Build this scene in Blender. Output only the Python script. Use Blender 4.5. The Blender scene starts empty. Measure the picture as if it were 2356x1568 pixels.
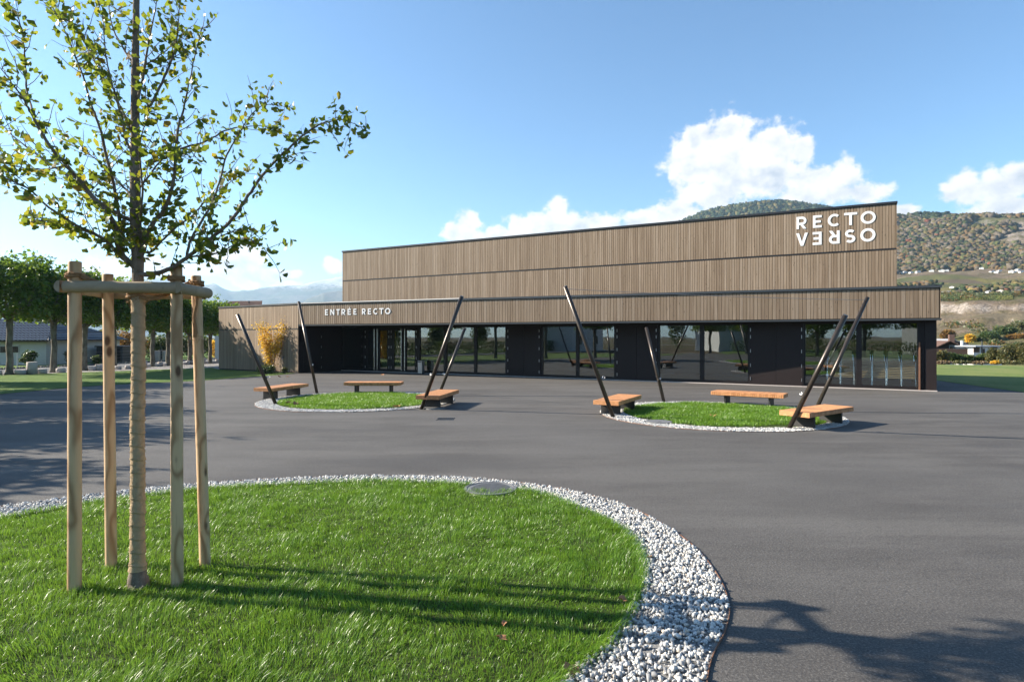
import bpy, math, random
import numpy as np
from mathutils import Vector, Matrix, noise as mnoise

random.seed(7)
RNG = np.random.default_rng(11)
scene = bpy.context.scene
COL = scene.collection
R = math.radians

# ------------------------------------------------------------------ camera
F, HZ, EYE = 1412.0, 774.0, 2.2          # focal length and horizon row for a 2356 px wide picture, eye height in metres
cam_d = bpy.data.cameras.new('camera')
cam = bpy.data.objects.new('camera', cam_d)
COL.objects.link(cam)
cam.location = (0, 0, EYE)
cam.rotation_euler = (R(90), 0, 0)
cam_d.sensor_width = 36
cam_d.lens = 36 * F / 2356
cam_d.shift_y = -(1567 / 2 - HZ) / 2356
cam_d.clip_start = 0.1
cam_d.clip_end = 60000
scene.camera = cam

# ------------------------------------------------------------------ node helper
class NT:
    def __init__(self, tree):
        self.t = tree
        tree.nodes.clear()
    def n(self, typ, *ins, out=0, **kw):
        nd = self.t.nodes.new(typ)
        sel = {}
        for k, v in kw.items():
            if k.startswith('_'):
                sel[k[1:]] = v
            else:
                setattr(nd, k, v)
        for i, v in enumerate(ins):
            self.put(nd, i, v)
        for k, v in sel.items():
            key = k.replace('__', ' ')
            self.put(nd, key, v)
        self.last = nd
        return nd.outputs[out] if len(nd.outputs) > out else None
    def put(self, nd, key, v):
        if v is None:
            return
        s = nd.inputs[key]
        if isinstance(v, bpy.types.NodeSocket):
            self.t.links.new(v, s)
        else:
            if hasattr(s.default_value, '__len__') and len(s.default_value) == 4 and hasattr(v, '__len__') and len(v) == 3:
                v = (*v, 1.0)
            s.default_value = v
    def math(self, op, a, b=None, c=None, clamp=False):
        return self.n('ShaderNodeMath', a, b, c, operation=op, use_clamp=clamp)
    def vmath(self, op, a, b=None, c=None):
        return self.n('ShaderNodeVectorMath', a, b, c, operation=op)
    def noise(self, vec, scale, detail=3.0, rough=0.55, out=0):
        return self.n('ShaderNodeTexNoise', out=out, _Vector=vec, _Scale=scale, _Detail=detail, _Roughness=rough)
    def ramp(self, fac, stops, interp='LINEAR'):
        nd = self.t.nodes.new('ShaderNodeValToRGB')
        cr = nd.color_ramp
        cr.interpolation = interp
        while len(cr.elements) < len(stops):
            cr.elements.new(0.5)
        for e, (p, c) in zip(cr.elements, stops):
            e.position = p
            if not hasattr(c, '__len__'):
                c = (c, c, c)
            e.color = (*c[:3], 1)
        self.put(nd, 0, fac)
        return nd.outputs[0]
    def mix(self, fac, a, b, blend='MIX'):
        nd = self.t.nodes.new('ShaderNodeMix')
        nd.data_type = 'RGBA'
        nd.blend_type = blend
        self.put(nd, 0, fac)
        self.put(nd, 6, a)
        self.put(nd, 7, b)
        return nd.outputs[2]
    def smooth(self, v, a, b):
        return self.n('ShaderNodeMapRange', v, a, b, 0.0, 1.0, interpolation_type='SMOOTHSTEP')

# ------------------------------------------------------------------ sun, sky, exposure
SUN_EL, SUN_U = 26.5, Vector((1, -0.165)).normalized()      # elevation, horizontal travel of the light
sun_d = bpy.data.lights.new('sun', 'SUN')
sun_d.energy = 5.0
sun_d.angle = R(0.5)
sun_d.color = (1.0, 0.9, 0.755)
sun = bpy.data.objects.new('sun', sun_d)
COL.objects.link(sun)
ldir = Vector((SUN_U.x * math.cos(R(SUN_EL)), SUN_U.y * math.cos(R(SUN_EL)), -math.sin(R(SUN_EL))))
sun.rotation_euler = ldir.to_track_quat('-Z', 'Y').to_euler()
sun.location = (-60, 8, 40)

def pix_dir(px, py):
    az = math.atan2(px - 1178, F)
    el = math.atan2(HZ - py, math.hypot(F, px - 1178))
    return az, el

# clouds of the sky: azimuth, elevation, half width, half height (all given as seen over the ground point of the camera)
CLOUDS = [
    (1580, 366, 56, 58), (1675, 366, 112, 88), (1684, 306, 40, 40), (1608, 322, 44, 38), (1782, 330, 60, 48),
    (1846, 340, 34, 34), (1750, 392, 115, 70), (1880, 430, 110, 46), (1952, 396, 38, 38), (2000, 444, 55, 26), (1640, 440, 90, 45),
    (1068, 535, 55, 29), (1076, 508, 28, 31), (1150, 536, 53, 25), (1192, 524, 39, 27), (1244, 518, 51, 31), (1283, 484, 29, 34),
    (1283, 514, 67, 38), (1338, 518, 53, 25), (1384, 518, 55, 27), (1484, 506, 74, 31), (1560, 494, 60, 34),
    (2224, 436, 52, 38), (2290, 432, 62, 48), (2350, 412, 60, 42), (2081, 484, 48, 14), (2310, 474, 100, 26), (2430, 440, 80, 60),
    (253, 624, 66, 34), (355, 614, 50, 30), (447, 628, 48, 17), (520, 600, 60, 38), (503, 624, 84, 20), (572, 594, 46, 40),
    (636, 630, 40, 17), (672, 628, 28, 13), (766, 610, 25, 20), (656, 652, 46, 9), (562, 650, 40, 12), (130, 640, 60, 18),
    (-250, 560, 150, 40), (-600, 500, 160, 60), (2700, 470, 120, 40), (3200, 420, 160, 70)]
GREYS = [(636, 630, 40, 15), (1790, 410, 95, 34), (560, 606, 34, 18), (2310, 470, 80, 20), (1360, 520, 34, 12), (600, 622, 40, 12)]

world = bpy.data.worlds.new('World')
scene.world = world
world.use_nodes = True
w = NT(world.node_tree)
tc = w.n('ShaderNodeTexCoord')
sep = w.n('ShaderNodeSeparateXYZ', tc)
sx, sy, sz = w.last.outputs
az = w.math('ARCTAN2', sx, sy)
el = w.math('ARCSINE', sz)
pos = w.n('ShaderNodeCombineXYZ', az, el, 0.0)
warp = w.noise(w.vmath('MULTIPLY', pos, (14, 18, 1)), 1.0, 4.0, 0.6, out=1)
warp = w.vmath('MULTIPLY', w.vmath('SUBTRACT', warp, (0.5, 0.5, 0.5)), (0.03, 0.026, 0))
wpos = w.vmath('ADD', pos, warp)
def field(blobs, p):
    tot = None
    for (px, py, rx, ry) in blobs:
        a, e = pix_dir(px, py)
        ca = math.cos(a)
        s = (F / (rx * ca * ca), F / (ry * ca), 0)
        q = w.vmath('MULTIPLY_ADD', p, s, (-a * s[0], -e * s[1], 0))
        d = w.n('ShaderNodeVectorMath', q, q, out=1, operation='DOT_PRODUCT')
        g = w.math('POWER', 0.5, d)
        tot = g if tot is None else w.math('SMOOTH_MAX', tot, g, 0.12)
    return tot
dens = field(CLOUDS, wpos)
fb = w.noise(w.vmath('MULTIPLY', pos, (1.0, 1.15, 1)), 42.0, 7.0, 0.62)
fine = w.math('MULTIPLY', w.math('SUBTRACT', fb, 0.5), 1.15)
edge = w.math('ADD', dens, fine)
cover = w.smooth(edge, 0.40, 0.74)
fbl = w.noise(w.vmath('MULTIPLY', pos, (1.0, 1.3, 1)), 17.0, 5.0, 0.6)
up = w.vmath('ADD', wpos, (-0.012, 0.022, 0))
fb2 = w.noise(w.vmath('MULTIPLY', w.vmath('ADD', pos, (-0.008, 0.012, 0)), (1.0, 1.15, 1)), 42.0, 7.0, 0.62)
lf = w.noise(w.vmath('MULTIPLY', pos, (1.0, 1.2, 1)), 24.0, 4.0, 0.5)
lf2 = w.noise(w.vmath('MULTIPLY', w.vmath('ADD', pos, (-0.014, 0.016, 0)), (1.0, 1.2, 1)), 24.0, 4.0, 0.5)
relief = w.math('MULTIPLY', w.math('SUBTRACT', lf2, lf), 2.2)
relief = w.math('ADD', relief, w.math('MULTIPLY', w.math('SUBTRACT', fb2, fb), 0.8))
grey = w.math('MULTIPLY', field(GREYS, wpos), w.smooth(fbl, 0.22, 0.6))
core = w.smooth(edge, 0.6, 1.1)
shade = w.math('ADD', w.math('MULTIPLY', grey, 0.6), relief)
shade = w.math('ADD', shade, w.math('MULTIPLY', w.math('MULTIPLY', w.smooth(fbl, 0.4, 0.7), core), 0.45), clamp=True)
ccol = w.mix(shade, (5.3, 5.2, 5.1), (3.1, 3.4, 3.85))
sky = w.n('ShaderNodeTexSky', sky_type='NISHITA', sun_disc=False, sun_elevation=R(SUN_EL),
          sun_rotation=math.atan2(-SUN_U.x, -SUN_U.y), altitude=500, air_density=1.0, dust_density=0.3, ozone_density=2.5)
sky = w.mix(1.0, sky, (0.83, 1.0, 1.06), 'MULTIPLY')
skyc = w.mix(w.math('MULTIPLY', cover, 0.97), sky, ccol)
bg = w.n('ShaderNodeBackground', skyc, 0.075)
w.n('ShaderNodeOutputWorld', bg)

scene.view_settings.view_transform = 'Standard'
scene.view_settings.look = 'None'
scene.view_settings.exposure = 1.58
scene.view_settings.gamma = 1.0
scene.view_settings.use_curve_mapping = False
scene.render.engine = 'CYCLES'
scene.cycles.use_denoising = True
scene.cycles.max_bounces = 8
scene.cycles.transparent_max_bounces = 12
scene.cycles.caustics_reflective = False
scene.cycles.caustics_refractive = False

# ------------------------------------------------------------------ mesh helpers
class MB:
    def __init__(self):
        self.v, self.f = [], []
    def add(self, vs, fs):
        o = len(self.v)
        self.v += [tuple(p) for p in vs]
        self.f += [tuple(i + o for i in f) for f in fs]
        return self
    def box(self, c, s, rot=None):
        vs = []
        for x in (-.5, .5):
            for y in (-.5, .5):
                for z in (-.5, .5):
                    p = Vector((x * s[0], y * s[1], z * s[2]))
                    if rot is not None:
                        p = rot @ p
                    vs.append(p + Vector(c))
        return self.add(vs, [(0, 1, 3, 2), (4, 6, 7, 5), (0, 4, 5, 1), (2, 3, 7, 6), (0, 2, 6, 4), (1, 5, 7, 3)])
    def tube(self, pts, rads, n=8, caps=True, prof=None):
        pts = [Vector(p) for p in pts]
        if not hasattr(rads, '__len__'):
            rads = [rads] * len(pts)
        rings = []
        ref = None
        for i, p in enumerate(pts):
            d = (pts[min(i + 1, len(pts) - 1)] - pts[max(i - 1, 0)]).normalized()
            if ref is None:
                ref = d.orthogonal().normalized() if prof is None else prof.copy()
            a = (ref - d * ref.dot(d)).normalized()
            ref = a
            b = d.cross(a)
            rings.append([p + (a * math.cos(2 * math.pi * k / n) + b * math.sin(2 * math.pi * k / n)) * rads[i] for k in range(n)])
        vs = [q for r in rings for q in r]
        fs = []
        for i in range(len(pts) - 1):
            for k in range(n):
                k2 = (k + 1) % n
                fs.append((i * n + k, i * n + k2, (i + 1) * n + k2, (i + 1) * n + k))
        if caps:
            fs.append(tuple(range(n - 1, -1, -1)))
            fs.append(tuple((len(pts) - 1) * n + k for k in range(n)))
        return self.add(vs, fs)
    def prism(self, poly, z0, z1):
        a = sum(poly[i][0] * poly[(i + 1) % len(poly)][1] - poly[(i + 1) % len(poly)][0] * poly[i][1] for i in range(len(poly)))
        if a < 0:
            poly = poly[::-1]
        n = len(poly)
        vs = [(p[0], p[1], z0) for p in poly] + [(p[0], p[1], z1) for p in poly]
        fs = [tuple(range(n - 1, -1, -1)), tuple(range(n, 2 * n))]
        fs += [(i, (i + 1) % n, n + (i + 1) % n, n + i) for i in range(n)]
        return self.add(vs, fs)
    def mesh(self, name, m=None, smooth=False):
        me = bpy.data.meshes.new(name)
        me.from_pydata(self.v, [], self.f)
        if m:
            me.materials.append(m)
        if smooth:
            me.polygons.foreach_set('use_smooth', [True] * len(me.polygons))
        me.update()
        return me
    def build(self, name, m, parent=None, smooth=False, world=True):
        return obj(name, self.mesh(name, m, smooth), parent, world)

def obj(name, me, parent=None, world=False):
    o = bpy.data.objects.new(name, me)
    COL.objects.link(o)
    if parent is not None:
        o.parent = parent
        if world:                       # the mesh is in world metres: cancel the parent's place
            wl = Vector((0, 0, 0))
            p = parent
            while p is not None:
                wl += Vector(p.location)
                p = p.parent
            o.location = -wl
    return o

def np_mesh(name, verts, quads=None, tris=None, m=None, smooth=False, attr=None):
    """verts (n,3); quads (k,4); tris (j,3) -> mesh, fast."""
    me = bpy.data.meshes.new(name)
    loops, tot = [], []
    if quads is not None and len(quads):
        loops.append(np.asarray(quads, np.int32).ravel()); tot.append(np.full(len(quads), 4, np.int32))
    if tris is not None and len(tris):
        loops.append(np.asarray(tris, np.int32).ravel()); tot.append(np.full(len(tris), 3, np.int32))
    loops = np.concatenate(loops); tot = np.concatenate(tot)
    me.vertices.add(len(verts))
    me.vertices.foreach_set('co', np.asarray(verts, np.float32).ravel())
    me.loops.add(len(loops))
    me.loops.foreach_set('vertex_index', loops)
    me.polygons.add(len(tot))
    st = np.zeros(len(tot), np.int32); st[1:] = np.cumsum(tot)[:-1]
    me.polygons.foreach_set('loop_start', st)
    me.polygons.foreach_set('loop_total', tot)
    if smooth:
        me.polygons.foreach_set('use_smooth', np.ones(len(tot), bool))
    if attr is not None:
        for k, v in attr.items():
            v = np.asarray(v, np.float32)
            if v.ndim == 1:
                a = me.attributes.new(k, 'FLOAT', 'POINT'); a.data.foreach_set('value', v)
            else:
                a = me.attributes.new(k, 'FLOAT_COLOR', 'POINT'); a.data.foreach_set('color', v.ravel())
    if m:
        me.materials.append(m)
    me.update(calc_edges=True)
    return me

def tag(o, label=None, cat=None, group=None, kind=None):
    if label: o['label'] = label
    if cat: o['category'] = cat
    if group: o['group'] = group
    if kind: o['kind'] = kind
    return o

def empty(name, loc, label=None, cat=None, group=None, rz=0):
    o = bpy.data.objects.new(name, None)
    COL.objects.link(o)
    o.location = loc
    o.rotation_euler = (0, 0, rz)
    o.empty_display_size = 0.2
    return tag(o, label, cat, group)

def copy_tree(o, parent=None):
    c = o.copy()
    COL.objects.link(c)
    if parent is not None:
        c.parent = parent
    for ch in list(o.children):
        copy_tree(ch, c)
    return c

def ground(px, py, z=0.0):
    """Point of the level z that the photograph shows at this place."""
    d = F * (EYE - z) / (py - HZ)
    return Vector(((px - 1178) / F * d, d, z))

def at(px, d, py=None):
    return Vector(((px - 1178) / F * d, d, 0 if py is None else EYE - (py - HZ) / F * d))

def catmull(pts, closed=True, per=10):
    out = []
    n = len(pts)
    rng = range(n) if closed else range(n - 1)
    for i in rng:
        g = lambda k: Vector(pts[k % n]) if closed else Vector(pts[max(0, min(n - 1, k))])
        p0, p1, p2, p3 = g(i - 1), g(i), g(i + 1), g(i + 2)
        for j in range(per):
            t = j / per
            out.append(0.5 * ((2 * p1) + (p2 - p0) * t + (2 * p0 - 5 * p1 + 4 * p2 - p3) * t * t + (3 * p1 - p0 - 3 * p2 + p3) * t ** 3))
    if not closed:
        out.append(Vector(pts[-1]))
    return out

def inside(P, poly):
    x, y = P[:, 0], P[:, 1]
    c = np.zeros(len(P), bool)
    q = np.asarray([(p[0], p[1]) for p in poly])
    j = len(q) - 1
    for i in range(len(q)):
        yi, yj, xi, xj = q[i, 1], q[j, 1], q[i, 0], q[j, 0]
        k = ((yi > y) != (yj > y)) & (x < (xj - xi) * (y - yi) / (yj - yi + 1e-12) + xi)
        c ^= k
        j = i
    return c

def edge_dist(P, poly):
    q = np.asarray([(p[0], p[1]) for p in poly])
    best = np.full(len(P), 1e9)
    for i in range(len(q)):
        a, b = q[i], q[(i + 1) % len(q)]
        ab = b - a
        t = np.clip(((P - a) @ ab) / (ab @ ab + 1e-12), 0, 1)
        best = np.minimum(best, np.hypot(*(P - a - t[:, None] * ab).T))
    return best

def scatter(poly, n):
    q = np.asarray([(p[0], p[1]) for p in poly])
    lo, hi = q.min(0), q.max(0)
    out = []
    got = 0
    while got < n:
        P = lo + RNG.random((max(n, 1000) * 2, 2)) * (hi - lo)
        P = P[inside(P, poly)]
        out.append(P); got += len(P)
    return np.concatenate(out)[:n]
# ------------------------------------------------------------------ materials
def new_mat(name):
    m = bpy.data.materials.new(name)
    m.use_nodes = True
    return m, NT(m.node_tree)

def principled(t, col, rough=0.6, metal=0.0, spec=0.5, bump=None, bstr=0.3, bdist=0.01, **kw):
    args = dict(_Base__Color=col, _Roughness=rough, _Metallic=metal)
    args['_Specular__IOR__Level'] = spec
    if bump is not None:
        args['_Normal'] = t.n('ShaderNodeBump', _Height=bump, _Strength=bstr, _Distance=bdist)
    args.update(kw)
    return t.n('ShaderNodeBsdfPrincipled', **args)

def out(t, s):
    t.n('ShaderNodeOutputMaterial', s)

def simple(name, col, rough=0.6, metal=0.0, vary=0.15, scale=8.0, bstr=0.15, spec=0.5):
    m, t = new_mat(name)
    p = t.n('ShaderNodeTexCoord', out=3)
    n1 = t.noise(p, scale, 5, 0.6)
    dark = tuple(c * (1 - vary) for c in col)
    lite = tuple(min(1, c * (1 + vary)) for c in col)
    c = t.mix(n1, dark, lite)
    n2 = t.noise(p, scale * 12, 3, 0.6)
    r = t.math('ADD', rough - 0.06, t.math('MULTIPLY', n2, 0.12))
    out(t, principled(t, c, r, metal, spec, bump=n2, bstr=bstr, bdist=0.004))
    return m

M = {}
# asphalt: fine bright and dark aggregate, broad worn lanes
m, t = new_mat('asphalt'); M['asphalt'] = m
g = t.n('ShaderNodeNewGeometry')
fine = t.noise(g, 55, 4, 0.8)
mid = t.noise(g, 14, 5, 0.75)
lane = t.noise(t.vmath('MULTIPLY', g, (0.16, 0.8, 1)), 1.0, 5, 0.6)
st = t.noise(t.vmath('MULTIPLY', g, (0.45, 1.1, 1)), 0.7, 8, 0.72)
big = t.noise(g, 0.11, 4, 0.6)
base = t.mix(t.smooth(st, 0.3, 0.7), (0.06, 0.055, 0.051), (0.1, 0.093, 0.086))
base = t.mix(t.math('MULTIPLY', t.smooth(lane, 0.5, 0.62), 0.5), base, (0.128, 0.12, 0.11))
base = t.mix(t.math('MULTIPLY', t.smooth(lane, 0.46, 0.36), 0.45), base, (0.05, 0.048, 0.048))
base = t.mix(t.math('MULTIPLY', t.smooth(big, 0.42, 0.68), 0.75), base, (0.108, 0.103, 0.098))
base = t.mix(t.math('MULTIPLY', t.smooth(fine, 0.5, 0.68), 0.6), base, (0.24, 0.23, 0.215))
base = t.mix(t.math('MULTIPLY', t.smooth(fine, 0.5, 0.34), 0.6), base, (0.018, 0.018, 0.019))
base = t.mix(t.math('MULTIPLY', t.smooth(mid, 0.5, 0.3), 0.5), base, (0.035, 0.034, 0.035))
vo = t.n('ShaderNodeTexVoronoi', _Vector=g, _Scale=1.6)
speck = t.smooth(vo, 0.02, 0.012)
base = t.mix(t.math('MULTIPLY', speck, 0.7), base, (0.42, 0.4, 0.36))
h = t.math('ADD', t.math('MULTIPLY', fine, 0.8), t.math('MULTIPLY', mid, 0.5))
out(t, principled(t, base, 0.8, 0, 0.3, bump=h, bstr=0.7, bdist=0.012))

def earth(name, a, b, c, s=0.6):
    m, t = new_mat(name)
    g = t.n('ShaderNodeNewGeometry')
    n1 = t.noise(g, s, 6, 0.65); n2 = t.noise(g, s * 22, 4, 0.65); n3 = t.noise(g, s * 130, 3, 0.7)
    col = t.mix(t.smooth(n1, 0.35, 0.65), a, b)
    col = t.mix(t.math('MULTIPLY', t.smooth(n2, 0.45, 0.7), 0.7), col, c)
    hh = t.math('ADD', n2, n3)
    out(t, principled(t, col, 0.9, 0, 0.2, bump=hh, bstr=0.8, bdist=0.05))
    return m
M['lawn'] = earth('lawn', (0.06, 0.125, 0.018), (0.105, 0.175, 0.03), (0.2, 0.22, 0.07))
M['field'] = earth('field', (0.1, 0.16, 0.035), (0.17, 0.2, 0.06), (0.24, 0.24, 0.1), 0.3)
M['soil'] = earth('soil', (0.045, 0.075, 0.015), (0.06, 0.09, 0.02), (0.055, 0.045, 0.02), 2.0)
M['path'] = earth('path', (0.3, 0.28, 0.27), (0.36, 0.34, 0.33), (0.24, 0.23, 0.22), 0.8)
M['road'] = earth('road', (0.15, 0.15, 0.155), (0.19, 0.19, 0.19), (0.13, 0.13, 0.13), 0.5)
M['gravel_bed'] = earth('gravel_bed', (0.3, 0.3, 0.3), (0.4, 0.4, 0.39), (0.2, 0.2, 0.2), 12)

# grass blades
def blade_mat(name, stops, trans=0.38, rough=0.36):
    m, t = new_mat(name)
    r = t.n('ShaderNodeAttribute', attribute_name='rnd', out=2)
    hgt = t.n('ShaderNodeAttribute', attribute_name='tip', out=2)
    g = t.n('ShaderNodeNewGeometry')
    big = t.noise(g, 1.3, 4, 0.6)
    k = t.math('ADD', t.math('MULTIPLY', r, 0.6), t.math('MULTIPLY', big, 0.4))
    col = t.ramp(k, stops)
    col = t.mix(t.math('MULTIPLY', hgt, 0.3), col, (0.17, 0.34, 0.03))
    p = principled(t, col, rough, 0, 0.5)
    tr = t.n('ShaderNodeBsdfTranslucent', t.mix(0.5, col, (0.26, 0.42, 0.05)))
    out(t, t.n('ShaderNodeMixShader', trans, p, tr))
    return m
M['blade'] = blade_mat('grass_blade', [(0.2, (0.045, 0.115, 0.01)), (0.45, (0.095, 0.21, 0.016)), (0.65, (0.15, 0.285, 0.02)), (0.85, (0.23, 0.35, 0.035)), (0.98, (0.36, 0.34, 0.1))])

# white gravel stones
m, t = new_mat('white_stone'); M['stone'] = m
r = t.n('ShaderNodeNewGeometry', out=8)
oi = t.n('ShaderNodeObjectInfo', out=5)
k = t.math('FRACT', t.math('ADD', r, oi))
g = t.n('ShaderNodeNewGeometry')
nn = t.noise(g, 60, 4, 0.65)
col = t.ramp(k, [(0, (0.15, 0.155, 0.165)), (0.25, (0.33, 0.33, 0.325)), (0.55, (0.5, 0.5, 0.48)), (0.88, (0.64, 0.625, 0.59)), (1, (0.5, 0.42, 0.33))])
col = t.mix(t.math('MULTIPLY', t.smooth(nn, 0.5, 0.75), 0.5), col, (0.34, 0.35, 0.37))
out(t, principled(t, col, 0.75, 0, 0.35, bump=nn, bstr=0.4, bdist=0.004))

# weathered timber cladding: every board its own tone, grain and knots
def timber(name, stops, grain=(40, 40, 1.6), knots=True, rough=0.72, objrand=True, ringy=False):
    m, t = new_mat(name)
    geo = t.n('ShaderNodeNewGeometry')
    isl = t.last.outputs[8]
    oi = t.n('ShaderNodeObjectInfo', out=5)
    k = t.math('FRACT', t.math('ADD', isl, oi))
    off = t.n('ShaderNodeCombineXYZ', t.math('MULTIPLY', k, 91.0), t.math('MULTIPLY', k, 37.0), t.math('MULTIPLY', k, 53.0))
    tcx = t.n('ShaderNodeTexCoord', out=3)
    p = t.vmath('ADD', tcx, off)
    gr = t.noise(t.vmath('MULTIPLY', p, grain), 1.0, 5, 0.65)
    streak = t.noise(t.vmath('MULTIPLY', p, (grain[0] * 0.2, grain[1] * 0.2, grain[2] * 0.25)), 1.0, 3, 0.5)
    col = t.ramp(k, stops)
    col = t.mix(t.math('MULTIPLY', t.smooth(gr, 0.45, 0.8), 0.5), col, tuple(c * 0.5 for c in stops[1][1]))
    col = t.mix(t.math('MULTIPLY', t.smooth(streak, 0.45, 0.75), 0.45), col, tuple(min(1, c * 1.4) for c in stops[-1][1]))
    if knots:
        v = t.n('ShaderNodeTexVoronoi', _Vector=t.vmath('MULTIPLY', p, (7.5, 7.5, 1.9)), _Scale=1.0)
        kn = t.smooth(v, 0.13, 0.05)
        col = t.mix(t.math('MULTIPLY', kn, 0.75), col, tuple(c * 0.3 for c in stops[0][1]))
    out(t, principled(t, col, rough, 0, 0.3, bump=gr, bstr=0.35, bdist=0.004))
    return m
M['board'] = timber('weathered_board', [(0, (0.19, 0.135, 0.09)), (0.35, (0.215, 0.156, 0.105)), (0.7, (0.24, 0.178, 0.122)), (1, (0.275, 0.212, 0.155))])
M['slat'] = timber('bench_slat', [(0, (0.46, 0.2, 0.085)), (0.5, (0.53, 0.25, 0.11)), (1, (0.6, 0.3, 0.14))], grain=(3, 60, 60), knots=False, rough=0.55)
def pine(name, c0, c1, kn):
    m, t = new_mat(name)
    isl = t.n('ShaderNodeObjectInfo', out=5)
    off = t.n('ShaderNodeCombineXYZ', t.math('MULTIPLY', isl, 31.0), t.math('MULTIPLY', isl, 17.0), t.math('MULTIPLY', isl, 23.0))
    g = t.n('ShaderNodeNewGeometry')
    p = t.vmath('ADD', g, off)
    vk = t.n('ShaderNodeTexVoronoi', _Vector=t.vmath('MULTIPLY', p, (5.0, 5.0, 2.3)), _Scale=1.0)
    warp = t.noise(t.vmath('MULTIPLY', p, (2.2, 2.2, 0.9)), 1.0, 3, 0.5)
    pull = t.math('MULTIPLY', t.smooth(vk, 0.45, 0.0), 0.9)
    d = t.math('ADD', t.math('MULTIPLY', warp, 9.0), pull)
    sx_ = t.n('ShaderNodeSeparateXYZ', p); sx_ = t.last
    ph = t.math('ADD', t.math('MULTIPLY', sx_.outputs[0], 52.0), t.math('MULTIPLY', d, 3.2))
    ring = t.math('ADD', 0.5, t.math('MULTIPLY', t.math('SINE', ph), 0.5))
    fine = t.noise(t.vmath('MULTIPLY', p, (120, 120, 4)), 1.0, 3, 0.6)
    col = t.mix(t.math('POWER', ring, 3.0), c0, c1)
    col = t.mix(t.math('MULTIPLY', t.smooth(fine, 0.5, 0.75), 0.35), col, c1)
    stain = t.noise(t.vmath('MULTIPLY', p, (3, 3, 1.2)), 1.0, 4, 0.6)
    col = t.mix(t.math('MULTIPLY', t.smooth(stain, 0.5, 0.75), 0.35), col, (0.45, 0.34, 0.23))
    col = t.mix(t.math('MULTIPLY', t.smooth(vk, 0.16, 0.07), 0.9), col, kn)
    out(t, principled(t, col, 0.7, 0, 0.3, bump=t.math('ADD', fine, t.math('MULTIPLY', ring, 0.3)), bstr=0.3, bdist=0.003))
    return m
M['stake'] = pine('pine_stake', (0.57, 0.395, 0.235), (0.33, 0.195, 0.1), (0.075, 0.035, 0.02))
M['rail'] = timber('grey_rail', [(0, (0.27, 0.215, 0.145)), (0.5, (0.32, 0.25, 0.17)), (1, (0.36, 0.29, 0.2))], grain=(12, 12, 12), rough=0.7)
M['ply'] = timber('plywood', [(0, (0.6, 0.42, 0.2)), (0.5, (0.64, 0.46, 0.23)), (1, (0.68, 0.5, 0.27))], grain=(3, 30, 30), knots=False, rough=0.4)

M['backing'] = simple('cladding_backing', (0.012, 0.01, 0.009), 0.9)
M['dark_panel'] = simple('dark_panel', (0.019, 0.013, 0.0125), 0.55, vary=0.2, scale=2, bstr=0.03, spec=0.25)
M['frame'] = simple('window_frame', (0.013, 0.01, 0.01), 0.45, vary=0.15, scale=3, bstr=0.02, spec=0.3)
M['flash'] = simple('roof_flashing', (0.085, 0.087, 0.09), 0.4, 0.6, vary=0.15, scale=2, bstr=0.03)
M['flash_dark'] = simple('dark_flashing', (0.03, 0.03, 0.033), 0.4, 0.4, vary=0.15, scale=2, bstr=0.03)
M['white'] = simple('white_letters', (0.82, 0.82, 0.82), 0.45, vary=0.03, bstr=0.0)
M['chrome'] = simple('polished_steel', (0.65, 0.66, 0.67), 0.22, 1.0, vary=0.05, bstr=0.0)
M['brushed'] = simple('brushed_steel', (0.45, 0.45, 0.46), 0.38, 1.0, vary=0.1, scale=20, bstr=0.05)
M['pole'] = simple('bronze_pole', (0.055, 0.044, 0.036), 0.33, 0.5, vary=0.25, scale=3, bstr=0.03)
M['leg'] = simple('bench_leg', (0.035, 0.034, 0.034), 0.5, 0.3, vary=0.3, scale=5)
M['corten'] = simple('rusty_edging', (0.2, 0.1, 0.06), 0.8, 0.2, vary=0.4, scale=10)
M['cable'] = simple('white_cable', (0.5, 0.5, 0.5), 0.5, vary=0.05)
M['concrete'] = simple('pink_concrete', (0.46, 0.41, 0.38), 0.85, vary=0.18, scale=6, bstr=0.5)
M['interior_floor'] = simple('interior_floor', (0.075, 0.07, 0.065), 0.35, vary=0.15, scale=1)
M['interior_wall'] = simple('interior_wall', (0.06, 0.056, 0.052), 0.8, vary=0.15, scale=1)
M['render_white'] = simple('white_render', (0.62, 0.62, 0.6), 0.85, vary=0.06, scale=3, bstr=0.25)
M['render_cream'] = simple('cream_render', (0.52, 0.5, 0.46), 0.85, vary=0.06, scale=3, bstr=0.25)
M['render_blue'] = simple('grey_render', (0.4, 0.42, 0.45), 0.85, vary=0.06, scale=3, bstr=0.25)
M['dark_wood'] = simple('dark_timber', (0.06, 0.035, 0.024), 0.75, vary=0.3, scale=6)
m, t = new_mat('dark_roof_tile'); M['tile'] = m
g = t.n('ShaderNodeNewGeometry')
wv = t.n('ShaderNodeTexWave', _Vector=g, _Scale=1.05, _Distortion=0.0)
nn = t.noise(g, 5, 3, 0.6)
col = t.mix(nn, (0.026, 0.03, 0.042), (0.055, 0.06, 0.08))
col = t.mix(t.math('MULTIPLY', t.smooth(wv, 0.16, 0.0), 0.8), col, (0.008, 0.008, 0.01))
out(t, principled(t, col, 0.33, 0, 0.5, bump=wv, bstr=1.0, bdist=0.06))
M['tile_brown'] = simple('brown_roof_tile', (0.12, 0.065, 0.045), 0.7, vary=0.3, scale=9)
M['tile_grey'] = simple('grey_roof_tile', (0.3, 0.3, 0.31), 0.6, vary=0.15, scale=5)
M['shed'] = simple('shed_metal', (0.035, 0.037, 0.04), 0.6, vary=0.2, scale=4)
M['rope'] = simple('coir_rope', (0.3, 0.17, 0.08), 0.95, vary=0.4, scale=60, bstr=0.9)
M['dead_leaf'] = simple('dry_leaf', (0.34, 0.16, 0.07), 0.8, vary=0.4, scale=14)
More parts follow.
